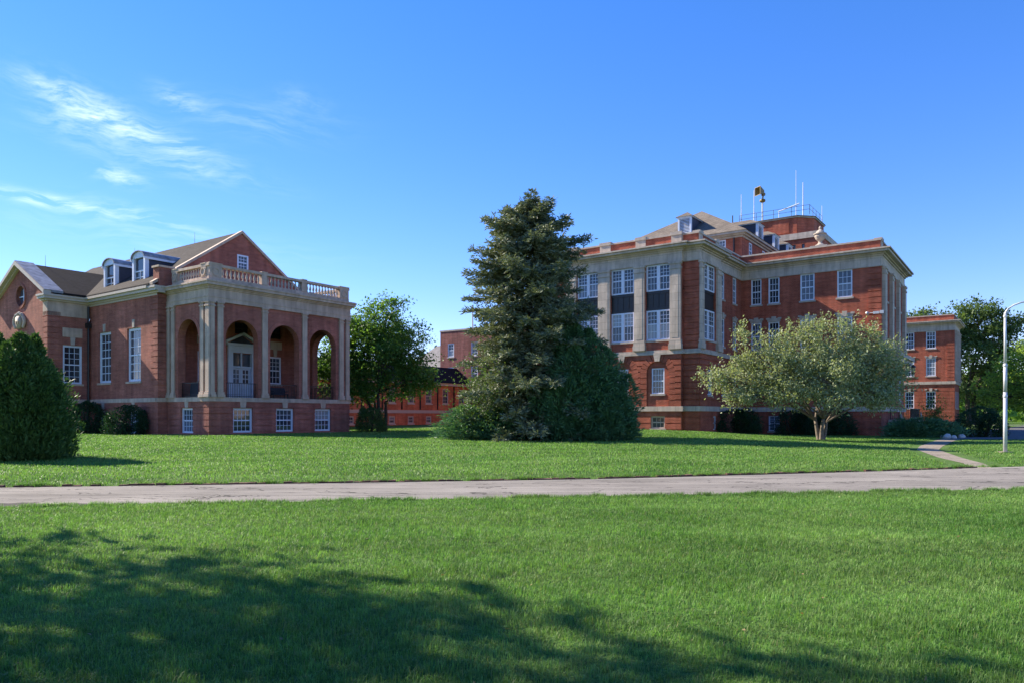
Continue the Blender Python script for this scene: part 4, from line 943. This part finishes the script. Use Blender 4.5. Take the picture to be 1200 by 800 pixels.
def fir():
    x,y=1.1,43.; T=thing('fir_tree','tall ragged grey-green fir with bare upper limbs, tallest tree in the middle','tree',(x,y,gzf(x,y)))
    H=14.0; MB().path([(0,0,-.2),(.03,0,3),(.0,.02,7),(-.05,0,11),(-.06,0,H-.2)],[.34,.27,.19,.1,.02],10).build('trunk','bark',T,True)
    br=MB(); Cs=[];Ax=[];Ln=[]
    z=.3
    def rad(z):
        return float(np.interp(z,[0,1.5,3.5,5.5,7,9.3,10.8,11.6,12.8,13.3,13.7,14.0],[4.5,4.8,4.6,4.2,3.95,3.8,3.3,2.75,1.8,1.2,.7,.25]))
    while z<H-.15:
        k=rng.integers(6,10) if z<6 else rng.integers(6,9); a0=rng.random()*6.3
        for i in range(k):
            az=a0+6.283*i/k+rng.normal()*.25; r=rad(z)*rng.uniform(.62,1.12)
            if rng.random()<.10: r*=.55
            zz=min(H-.1,max(.3,z+rng.normal()*.22)); rise=np.interp(zz,[0,4,9,13],[-.10,.02,.22,.55]); d=np.array([math.cos(az),math.sin(az),0.])
            n=7; pts=[]
            for t in np.linspace(0,1,n): pts.append(np.array([0,0,zz])+d*r*t+np.array([0,0,r*(rise*t-.22*t*t+.10*t**3)]))
            br.path([tuple(p) for p in pts],[max(.006,.045*(r/4)*(1-.85*t)) for t in np.linspace(0,1,n)],5)
            pts=np.array(pts); side=np.array([-d[1],d[0],0]); m=int(9+r*8)
            for t in np.linspace(.22 if r>1 else .05,1,m):
                f=t*(n-1); j=min(n-2,int(f)); p=pts[j]+(pts[j+1]-pts[j])*(f-j)
                if rng.random()<.10: continue
                for s in (-1,1):
                    tl=(.30+.95*r/4*(1-t)**.8*1.3)*rng.uniform(.6,1.2); tw=d*.75+side*s*rng.uniform(.5,1.1)+np.array([0,0,rng.normal()*.42+.05]); tw=tw/np.linalg.norm(tw)
                    q=max(2,int(tl/.085))
                    for w in range(q):
                        pp=p+tw*tl*(w/q)
                        for e in (-1,1):
                            Cs.append(pp+rng.normal(size=3)*.03); a=tw*.8+np.cross(tw,[0,0,1])*e*.75+np.array([0,0,rng.normal()*.35]); Ax.append(a); Ln.append(rng.uniform(.15,.30))
        z+=np.interp(z,[0,6,14],[.34,.34,.34])*rng.uniform(.75,1.2)
    br.build('branches','bark',T,True)
    Cs=np.array(Cs);Ln=np.array(Ln); up=np.tile(np.array([0,0,1.]),(len(Cs),1)); leaves('needles',Cs,np.array(Ax),Ln,Ln*.30,'spruce',T,None,.1)
    # fresh leafy sucker growth low on the lit side
    n=1500; p=np.stack([-2.7+rng.normal(size=n)*.9,-2.4+rng.normal(size=n)*.6,2.6+rng.normal(size=n)*1.05],1); p[:,2]=np.clip(p[:,2],.3,5)
    leaves('fresh_shoots',p,rng.normal(size=p.shape),.13,.07,'sprucelight',T,None,.1)
fir()
EGG=[(0,.80),(.12,.95),(.35,1.0),(.6,.82),(.8,.5),(.93,.22),(1,.03)]
CONE=[(0,.9),(.15,1.0),(.4,.86),(.65,.58),(.85,.27),(1,.03)]
DOME=[(0,.85),(.2,1.0),(.5,.97),(.75,.75),(.9,.48),(1,.05)]
def tufts(env,k,r,h,seed):
    g=np.random.default_rng(seed); o=[]
    for _ in range(k):
        x,y,z,rx,ry,hh,prof=env[g.integers(len(env))]; t=g.random()*.86; a=g.random()*6.283; q=np.interp(t,[p for p,_ in prof],[p for _,p in prof])*.86; f=g.uniform(.7,1.3)
        o.append((x+q*rx*math.cos(a),y+q*ry*math.sin(a),max(0,z+t*hh-.35*h),r*f,r*f,h*f,CONE))
    return env+o
def conifer_mass(name,label,cat,base,plumes,n,ll,lw,m,group=None,out=.55,up=.8,bm='bark_dark',core=True,shag=.12):
    """dense evergreen: each plume is (x,y,z,rx,ry,h,profile); sprays cover its skin and fill its outer volume"""
    T=thing(name,label,cat,base,0,group); P=[];D=[]
    area=np.array([p[3]*p[5] for p in plumes]); cnt=(n*area/area.sum()).astype(int)
    for (x,y,z,rx,ry,h,prof),k in zip(plumes,cnt):
        t=rng.random(k)**1.05; r=np.interp(t,[a for a,_ in prof],[b for _,b in prof]); az=rng.random(k)*6.2832
        lump=1+shag*np.sin(az*5+t*17+x*3)+shag*.8*np.sin(az*9-t*31)+shag*.6*np.sin(az*17+t*53); dep=1-.42*rng.random(k)**1.8
        c,s=np.cos(az),np.sin(az); P.append(np.stack([x+c*r*rx*dep*lump,y+s*r*ry*dep*lump,z+t*h],1)); D.append(np.stack([c*out,s*out,np.full(k,up)],1))
    P=np.concatenate(P);D=np.concatenate(D); k=len(P); s=.6+.8*rng.random(k); ax=D+rng.normal(size=P.shape)*.38
    leaves('foliage',P,ax,ll*s,lw*s,m,T,None,.15)
    st=MB()
    for (x,y,z,rx,ry,h,prof) in plumes[:6]: st.path([(x*.3,y*.3,-.1),(x*.8,y*.8,z+h*.3),(x,y,z+h*.85)],[.09,.06,.015],6)
    st.build('stems',bm,T,True); return T
x,y=-17.2,25.3
conifer_mass('arborvitae','dense dark arborvitae with several pointed tips by the road at the picture\'s left edge','tree',(x,y,gzf(x,y)-.05),
  tufts([(0,0,0,1.74,1.75,3.85,DOME),(.1,0,.4,1.2,1.3,3.95,EGG),(.75,-.3,0,1.0,1.1,3.6,EGG),(-.8,0,0,1.3,1.4,4.3,EGG),(.3,-.8,.1,1.2,1.0,3.6,EGG)],90,.30,1.0,3),105000,.15,.045,'arbor',shag=.10)
x,y=4.35,41.2
conifer_mass('juniper_tree','broad dark blue-green juniper leaning against the right side of the tall fir','tree',(x,y,gzf(x,y)-.05),
  tufts([(-.9,0,0,1.6,1.6,6.7,EGG),(0,.2,0,1.5,1.6,6.3,EGG),(.8,0,0,1.3,1.4,5.3,DOME),(1.35,-.2,0,1.0,1.2,4.1,DOME),(.2,-1.0,0,1.4,1.1,4.6,EGG),(-.9,-1.0,0,1.4,1.1,5.2,EGG),(1.5,-.5,0,.85,1.0,2.7,EGG),(-2.0,-.3,0,1.3,1.2,4.2,EGG),(-1.4,.2,3.0,.9,1.0,3.9,CONE)],80,.55,1.6,5),80000,.24,.065,'juniper',shag=.2,out=.9,up=.5)
x,y=-1.75,42.0
conifer_mass('spreading_juniper','low spreading dark juniper under the left skirt of the tall fir','shrub',(x,y,gzf(x,y)),
  [(0,0,0,1.9,1.4,1.5,DOME),(-.9,-.3,0,1.3,1.0,1.9,DOME),(1.1,-.5,0,1.6,1.0,1.7,DOME),(2.4,-.9,0,1.7,1.0,1.3,DOME)],17000,.24,.05,'juniper',shag=.3,out=1.,up=.25)
# clipped and loose shrubs along the walls
def on(px,dist): return ((px-600)/852*dist,dist)
hall_p=lambda a,b:(-20.83+a*U[0]+b*V_[0],50+a*U[1]+b*V_[1]); hosp_p=lambda a,b:(14.07+a*U[0]+b*V_[0],56+a*U[1]+b*V_[1])
def shrub(p,rx,ry,h,n,m,label,name='evergreen_shrub',cat='shrub',lump=.16,ll=.13,lw=.045,extra=()):
    pl=[(0,0,0,rx,ry,h,DOME)]+[(dx*rx,dy*ry,0,rx*f,ry*f,h*g,DOME) for dx,dy,f,g in extra]
    return conifer_mass(name,label,cat,(p[0],p[1],gzf(*p)-.03),tufts(pl,26,.30,.62,int(rx*100+h*10)),int(n*1.15),ll,lw,m,'shrubs planted along the walls',shag=lump,out=.9,up=.45)
shrub(hall_p(-2.0,13.3),1.25,1.0,2.45,9000,'yew','boxy clipped dark green shrub in the corner by the black downspout',lump=.06)
shrub(hall_p(-1.9,7.5),1.35,1.2,2.15,10000,'yew','rounded dark green shrub against the brick wall, below the right of two tall windows',extra=((-.5,-.2,.6,.7),(.4,0,.6,1.02)))
shrub(on(435,60.5),1.15,1.1,2.05,8000,'arbor','round dark shrub at the foot of the many-stemmed leafy tree',lump=.08)
shrub(hosp_p(5.3,-1.3),1.95,1.2,2.0,12000,'yew','first dark yew from the corner pilaster, left of the white basement door',extra=((.5,0,.6,1.03),))
shrub(hosp_p(9.6,-4.9),1.6,1.1,2.1,9000,'yew','dark yew right behind the crabapple trunk, hiding the brick base left of it',extra=((.5,.0,.6,.92),))
shrub(hosp_p(9.5,-7.9),1.75,1.15,2.2,10000,'yew','dark yew right of the crabapple trunk, against the red brick wall',extra=((.5,.1,.6,.95),(-.5,0,.6,.9)))
shrub((31.2,55.2),2.3,1.5,1.45,11000,'juniper','wide low bright-edged juniper in front of the entrance railing','spreading_juniper','shrub',.22,.24,.06,((.5,0,.7,.9),(-.5,.1,.7,.85)))
shrub((36.3,56.4),1.6,1.5,2.35,10000,'yew','big bulging dark shrub beside the driveway and the white rocks','evergreen_shrub','shrub',.15,.15,.05,((-.5,.1,.7,.85),(.45,-.2,.6,.8)))
leafy_tree('sapling','thin leafy sapling rising above the junipers by the entrance steps','sapling',(35.0,60.2,gzf(35,60)),(0,0,.8),[(0,0,2.1,.8,.8,1.5),(-.4,0,1.4,.7,.7,.9),(.5,.1,1.5,.6,.6,1.0)],70,26,.35,.13,.07,'maple','bark_dark',.05)
for k,(px,d,s,lb) in enumerate(((1111,53.2,.42,'largest white limestone rock at the shrub\'s foot by the path'),(1118,53.0,.30,'small pale rock beside the largest white rock'),(1127,54.2,.34,'angular white rock nearest the driveway edge'),(1104,54.0,.26,'smallest pale rock half under the low juniper'))):
    p=on(px,d); mb=MB(); n=9
    for i,(rr,zz) in enumerate(((.9,-.1),(1.0,.25),(.8,.6),(.35,.8))):
        for j in range(n): t=6.283*j/n; q=rr*s*.75*random.uniform(.75,1.15); mb.v.append((q*math.cos(t),q*math.sin(t)*.8,zz*s*random.uniform(.85,1.1)))
    for i in range(3):
        for j in range(n): mb.f.append((i*n+j,i*n+(j+1)%n,(i+1)*n+(j+1)%n,(i+1)*n+j))
    mb.f.append(tuple(3*n+j for j in range(n))); o=mb.build('rock','rock'); o.location=(p[0],p[1],gzf(*p)); tag(o,lb,'rock','pale rocks by the driveway shrub')
# crabapple
x,y=on(962,46.5)
leafy_tree('crabapple_tree','wide pale grey-green crabapple on a short forked trunk in front of the big brick block','tree',(x,y,gzf(x,y)),(.05,0,1.15),
 [(-1.2,0,5.0,1.9,1.8,1.7),(1.0,.3,5.0,1.9,1.8,1.7),(2.6,-.4,4.9,1.4,1.4,1.5),(-3.2,-.3,4.4,1.6,1.6,1.5),(3.6,.2,4.0,1.5,1.6,1.6),(-5.1,.1,3.8,1.4,1.3,1.2),(-6.7,.2,3.9,.9,.9,.6),(4.7,-.1,3.1,.9,1.2,1.2),(-.2,-1.8,3.9,2.0,1.3,1.4),(-2.6,-1.4,2.9,1.5,1.1,.8),(-5.4,-.6,2.8,1.0,1.0,.6),(2.4,-1.2,2.9,1.5,1.2,.9),(.3,1.7,4.2,2.0,1.3,1.5),
  (-4.9,.4,5.3,.8,.8,.8),(-5.1,.1,6.4,.45,.45,.75),(-3.2,.1,6.0,.9,.8,.6),(-.9,-.2,6.9,.9,.9,.6),(.6,0,7.2,.6,.6,.5),(1.7,.1,6.9,.8,.7,.6),(3.2,.1,6.4,.7,.7,.6),(4.3,0,5.5,.7,.7,.8),(-1.9,0,6.7,.5,.5,.5),(4.9,.2,4.6,.6,.7,.7),(-.2,-2.4,2.5,1.4,.8,.5)],
 780,62,.46,.165,.085,'crab','bark_light',.125,shell=.5,stems=3,spread=.24,flat=.85,droop=.25,shoots=150)
mb=MB(); n=28; mb.v=[(0,0,.045)]+[((.95+.2*math.sin(5*k))*math.cos(6.283*k/n),(.7+.15*math.cos(3*k))*math.sin(6.283*k/n),-.02) for k in range(n)]; mb.f=[(0,1+k,1+(k+1)%n) for k in range(n)]
o=mb.build('soil_ring','soil',None,True); o.location=(x,y,gzf(x,y)+.015); o['kind']='structure'
# leafy tree behind the hall
x,y=on(448,66.)
leafy_tree('leafy_tree','rounded dark green leafy tree with several stems, between the hall and the tall fir','tree',(x,y,gzf(x,y)),(-.6,0,2.6),
 [(.2,0,9.4,2.6,2.4,2.6),(-1.7,.3,8.2,2.3,2.2,2.3),(2.0,-.2,7.8,2.3,2.2,2.4),(-2.6,0,6.0,1.9,2,1.9),(3.2,0,5.5,1.7,2,1.7),(.2,-1.7,6.6,2.6,1.6,2.3),(-1.3,-.8,4.6,1.9,1.6,1.3),(2.2,-.6,4.3,1.9,1.5,1.2),(3.9,.1,4.6,1.1,1.2,1.0),(.6,1.5,8,2.3,1.6,2.2),(.9,0,11.2,1.2,1.2,1.0),(-3.5,0,7.2,1.4,1.4,1.4),(-4.6,0,6.3,1.8,1.8,1.8),(-4.9,.3,4.4,1.7,1.7,1.5),(-3.4,0,8.8,1.7,1.7,1.5),(-.5,-.9,3.6,2.4,1.6,1.0),(-3.2,-.2,3.4,1.6,1.4,.9)],
 540,64,.75,.24,.15,'maple','bark_dark',.17,shell=.4,stems=4,spread=.55)
# trees to the right, beyond the far block
x,y=on(1138,138.)
leafy_tree('locust_tree','tall dark airy locust tree behind the smaller brick block','tree',(x,y,gzf(x,y)),(0,0,6),
 [(-9.6,0,19.6,3.6,3,2.2),(-6.5,0,17.5,4,4,3),(-5,0,17,5.5,5,4),(2,0,18,6,5,4),(6,0,15,4,4,4),(-1,-3,13,5.5,4,3),(4,-2,9.5,4,4,3),(-8.5,0,19,3,3,2),(1,0,21.5,4,4,2),(8,0,19,2.2,2.5,2),(3,0,6,4,4,3.2),(-3,0,7,4,4,3.5)],
 560,56,1.2,.50,.30,'locust','bark_dark',.45,shell=.35,stems=2,spread=.6)
x,y=on(1222,104.)
leafy_tree('broad_tree','bright light-green tree reaching in at the right edge behind the lamp post','tree',(x,y,gzf(x,y)),(0,0,3),
 [(0,0,9,5.5,5,3.8),(-4,0,7,4,4,3.2),(4,0,7,4.5,4,3),(-6,-.5,4.6,3,3,1.8),(0,-3,5,5,3,2.5),(-3,-1,3.4,3,2.5,1.3),(5,0,4,4,3,2)],
 300,44,1.1,.40,.24,'lime','bark_dark',.4,shell=.4)
x,y=on(1165,168.)
leafy_tree('broad_tree','dark distant tree low between the locust and the bright tree','tree',(x,y,gzf(x,y)),(0,0,3),[(0,0,8,9,6,5),(-9,0,6,7,5,4),(10,0,7,8,5,4)],230,46,1.9,.8,.5,'maple','bark_dark',.5,shell=.3)
x,y=on(1260,150.)
leafy_tree('broad_tree','round green tree just beyond the right edge behind the side road','tree',(x,y,gzf(x,y)),(0,0,4),[(0,0,10,8,7,6),(-6,0,7,5,5,4)],200,46,1.7,.7,.45,'lime','bark_dark',.5,shell=.3)
# shade trees just outside the picture on the left; their shadows lie on the near lawn
leafy_tree('shade_tree','broad leafy shade tree standing on the near lawn left of the picture','tree',(-15.5,9.4,0),(0,0,3.0),
 [(0,0,8.2,3.6,3.6,3.0),(1.6,1.8,6.6,2.8,2.6,2.3),(-1.8,-1.2,7,3,3,2.6),(1.2,-2.2,7.2,2.8,2.6,2.4),(-.4,2.9,8.0,2.4,2.2,2.0),(2.6,.4,9.4,2.0,2.0,1.8),(1.3,3.2,11,1.5,1.5,1.2),(1.2,2.4,12.5,1.5,1.5,1.2),(0,1,12.9,2,2,1.4),(-.5,-1.2,13.2,1.8,1.8,1.4),(-.4,-.8,10.8,2.0,2.0,1.7),(2.3,2.9,9.2,1.6,1.6,1.4)],
 165,42,.70,.30,.19,'maple','bark',.34,shell=.3)
leafy_tree('shade_tree','second broad shade tree on the near lawn, further out of the picture to the left','tree',(-20.5,8.0,0),(0,0,4.0),
 [(0,0,11,3.8,3.6,3.6),(2,1.5,9.6,3,2.6,2.5),(-2,-1.5,9,3,3,2.6),(2.0,-1.8,12.2,2.6,2.6,2.2),(1.5,1.8,13.2,2.4,2.2,1.9),(0,-3,9.5,2.5,2.4,2.2)],
 140,46,.8,.32,.2,'maple','bark',.36,shell=.3)
# far hedge-like wood on the horizon
def wood():
    P=[];n=20000
    az=rng.uniform(-1.35,1.35,n); d=rng.uniform(230,300,n); h=(7+4*np.sin(az*23)+3*np.sin(az*57+1)+2*np.sin(az*111))*rng.random(n)**.8
    P=np.stack([np.sin(az)*d,np.cos(az)*d,np.maximum(.2,h)],1); o=leaves('far_wood',P,rng.normal(size=P.shape),3.2,2.2,'maple',None,None,.1)
    tag(o,'far dark belt of woodland along the horizon','wood'); o['kind']='stuff'
wood()
# ------------------------------------------------------------------ lamp post
def lamp():
    x,y=on(1178,31.3); T=thing('street_lamp','pale steel lamp post with a curved arm beside the path at the right edge','street lamp',(x,y,gzf(x,y)))
    MB().tube((0,0,-.2),(0,0,2.6),.078,.074,14).tube((0,0,2.6),(0,0,3.75),.072,.070,14).tube((0,0,3.75),(0,0,6.0),.056,.05,14).lathe((0,0,3.68),[(.074,0),(.085,.03),(.085,.10),(.058,.15)],14).lathe((0,0,2.35),[(.076,0),(.086,.02),(.086,.12),(.076,.14)],14).build('pole','galv',T,True)
    pts=[(0,0,5.85),(.03,0,6.02),(.12,-.02,6.16),(.32,-.06,6.31),(.62,-.12,6.42),(1.05,-.2,6.48)]; MB().path(pts,[.045,.042,.04,.038,.036,.034],10).build('arm','galv',T,True)
    mb=MB().lathe((0,0,5.78),[(.06,0),(.075,.03),(.075,.1),(.05,.13)],12); mb.build('arm_clamp','galv',T)
    mb=MB().path([(1.0,-.19,6.47),(1.12,-.21,6.49),(1.4,-.26,6.5),(1.65,-.31,6.48)],[.05,.1,.13,.03],10); h=mb.build('lamp_head','galv',T,True)
    MB().lathe((1.38,-.257,6.32),[(.03,0),(.1,.04),(.12,.12)],12).build('lamp_glass','lampglass',h)
    MB().box(-.2,.2,-.2,.2,-.1,.05).build('base_slab','walk',T)
lamp()
# bench and covered furniture in the porch
def bench(loc,rz,lb):
    T=thing('porch_bench',lb,'bench',loc,rz); MB().box(-.75,.75,-.25,.25,.42,.5).build('seat','bluecover',T); MB().hexa([(-.75,.2,.5),(.75,.2,.5),(.75,.27,.5),(-.75,.27,.5),(-.75,.3,1.0),(.75,.3,1.0),(.75,.36,1.0),(-.75,.36,1.0)]).build('backrest','bluecover',T)
    for sx in (-.68,.68):
        for sy in (-.2,.22): MB().box(sx-.03,sx+.03,sy-.03,sy+.03,0,.42).build('leg','blackmetal',T)
        MB().box(sx-.04,sx+.04,-.25,.25,.68,.73).build('armrest','bluecover',T)
p=hall_p(9.0,4.4); bench((p[0],p[1],2.93),TH,'dark navy bench under the window inside the porch, behind the second front arch')
def cover():
    p=hall_p(1.2,2.7); T=thing('covered_grill','boxy navy canvas cover over furniture behind the side arch of the porch','covered grill',(p[0],p[1],2.93),TH)
    q=[(-.45,-1.0),(.45,-1.0),(.45,1.0),(-.45,1.0)]; MB().hexa([(*a,.02) for a in q]+[(a*.86,b*.95,.95+(.08 if b>0 else 0)) for a,b in q]).build('canvas','bluecover',T)
    MB().tube((-.4,-.9,1.0),(-.4,.9,1.06),.03).build('hem','bluecover',T)
cover()
# ------------------------------------------------------------------ grass
def inpath(x,y,m=0.):
    r=(y>near_y_v(x)-.02-m)&(y<np.interp(x,FX,FY)+m)
    for cx,cy,w in PATHS:
        for i in range(0,len(cx),2): r|=((x-cx[i])**2+(y-cy[i])**2)<(w+.25)**2*.62
    return r
FX=np.array([a for a,_ in FE]);FY=np.array([b for _,b in FE]); NX=np.array([a for a,_ in NE]);NY=np.array([b for _,b in NE])
near_y_v=lambda x:np.interp(x,NX,NY)
def inbuild(x,y):
    def loc(ox,oy): dx,dy=x-ox,y-oy; return dx*U[0]+dy*U[1],dx*V_[0]+dy*V_[1]
    r=np.zeros(len(x),bool)
    for ox,oy,bs in ((-20.83,50,((0,12.55,0,5.3),(-.73,12.93,5.3,30),(-3.8,0,15.6,25.6))),(14.07,56,((0,46,0,13),(11,23.5,-11.3,0),(14,22.6,-13.1,-11)))):
        a,b=loc(ox,oy)
        for q in bs: r|=(a>q[0])&(a<q[1])&(b>q[2])&(b<q[3])
    return r
def blades(name,x,y,h,w,lean,label):
    n=len(x); z=gz(x,y); az=rng.random(n)*6.2832; fld=3*np.sin(x*2.7+np.sin(y*3.1)*1.5)+3*np.sin(y*3.3+np.sin(x*1.9)*2); az=np.where(rng.random(n)<.5,fld+rng.normal(size=n)*.5,az); s=np.stack([np.cos(az),np.sin(az),np.zeros(n)],1); t=np.stack([-s[:,1],s[:,0],np.zeros(n)],1)
    b=np.stack([x,y,z-.004],1); l=(rng.normal(size=n)*lean)[:,None]; hh=h[:,None]; ww=w[:,None]
    m=b+t*l*hh*.35+np.array([0,0,1])*hh*.6; tip=b+t*l*hh*1.0+np.array([0,0,1])*hh*np.sqrt(np.maximum(.15,1-np.minimum(.85,l*l*.6)))
    v=np.stack([b-s*ww*.5,b+s*ww*.5,m+s*ww*.42,tip,m-s*ww*.42],1).reshape(-1,3); i=np.arange(n)[:,None]*5
    # two faces per blade: quad + triangle, stored as two quads with the tip shared
    f=np.concatenate([i+np.array([[0,1,2,4]]),i+np.array([[4,2,3,3]])],0)
    q=f[:n]; tri=f[n:,:3]; me=bpy.data.meshes.new(name); me.vertices.add(len(v)); me.vertices.foreach_set('co',v.astype(np.float32).ravel())
    me.loops.add(7*n); me.loops.foreach_set('vertex_index',np.concatenate([q.ravel(),tri.ravel()]).astype(np.int32)); me.polygons.add(2*n)
    ls=np.concatenate([np.arange(n)*4,4*n+np.arange(n)*3]).astype(np.int32); me.polygons.foreach_set('loop_start',ls)
    me.polygons.foreach_set('loop_total',np.concatenate([np.full(n,4),np.full(n,3)]).astype(np.int32)); me.update(calc_edges=True); me.materials.append(M['blade'])
    o=bpy.data.objects.new(name,me); COL.objects.link(o); tag(o,label,'grass'); o['kind']='stuff'
def scatter(n,y0,y1,p):
    u=rng.random(n); k=2-p   # density falls with distance**p over a wedge wider than the view
    y=(y0**k+u*(y1**k-y0**k))**(1/k) ; x=(rng.random(n)*2-1)*(.74*y+2.2); return x,y
x,y=scatter(720000,3.6,18.5,1.0); k=(y<near_y_v(x)+.02+rng.normal(size=len(x))*.03); x,y=x[k],y[k]
cl=.9*np.sin(x*1.9+np.sin(y*1.3)*2)*np.sin(y*2.3+x*.7)+.9*np.sin(x*17+3*np.sin(y*5))*np.sin(y*15+3*np.sin(x*4))
blades('near_grass',x,y,(.040+.034*rng.random(len(x)))*np.clip(.92+.30*cl,.45,1.6),.0030+.0005*y*rng.random(len(x)),.75,'bright mown grass of the near lawn below the road')
x,y=scatter(420000,16.0,75.,1.25); k=(y>np.interp(x,FX,FY)+.05)&~inpath(x,y)&~inbuild(x,y); x,y=x[k],y[k]
blades('far_grass',x,y,.045+.04*rng.random(len(x)),.004+.00065*y,.8,'mown grass of the lawn between the road and the buildings')
# rough tufts hanging over the road edges
def edge(xs_,fn,side,n,name,label,hmax):
    x=rng.uniform(xs_[0],xs_[1],n); c=np.sin(x*5.1)+np.sin(x*2.3+1)+np.sin(x*11.7); k=c+rng.normal(size=n)*.8>.0; x=x[k]
    y=np.interp(x,*fn)+side*np.abs(rng.normal(size=len(x)))*.07; blades(name,x,y,.05+hmax*rng.random(len(x)),.006+.0*x,.9,label)
edge((-16,18),(NX,NY),-1,26000,'edge_grass','ragged grass along the near road edge',.07)
edge((-14,16),(FX,FY+.12),1,26000,'edge_grass','ragged grass behind the brick edging of the road',.12)

def fallen():
    x,y=scatter(260,4,60,1.2); k=~inbuild(x,y)&~((y>near_y_v(x)-.1)&(y<np.interp(x,FX,FY)+.1)); x,y=x[k],y[k]; n=len(x)
    c=np.stack([x,y,gz(x,y)+.045],1); ax=np.concatenate([rng.normal(size=(n,2)),rng.normal(size=(n,1))*.25],1)
    o=leaves('fallen_leaves',c,ax,.032+.025*rng.random(n),.022,'dryleaf',None,np.tile(np.array([0,0,1.]),(n,1)),.2); tag(o,'small dry leaves scattered over the lawns','leaves'); o['kind']='stuff'
M['dryleaf']=leaf('dry_leaf',(.16,.10,.045),(.30,.24,.11),.2)
fallen()
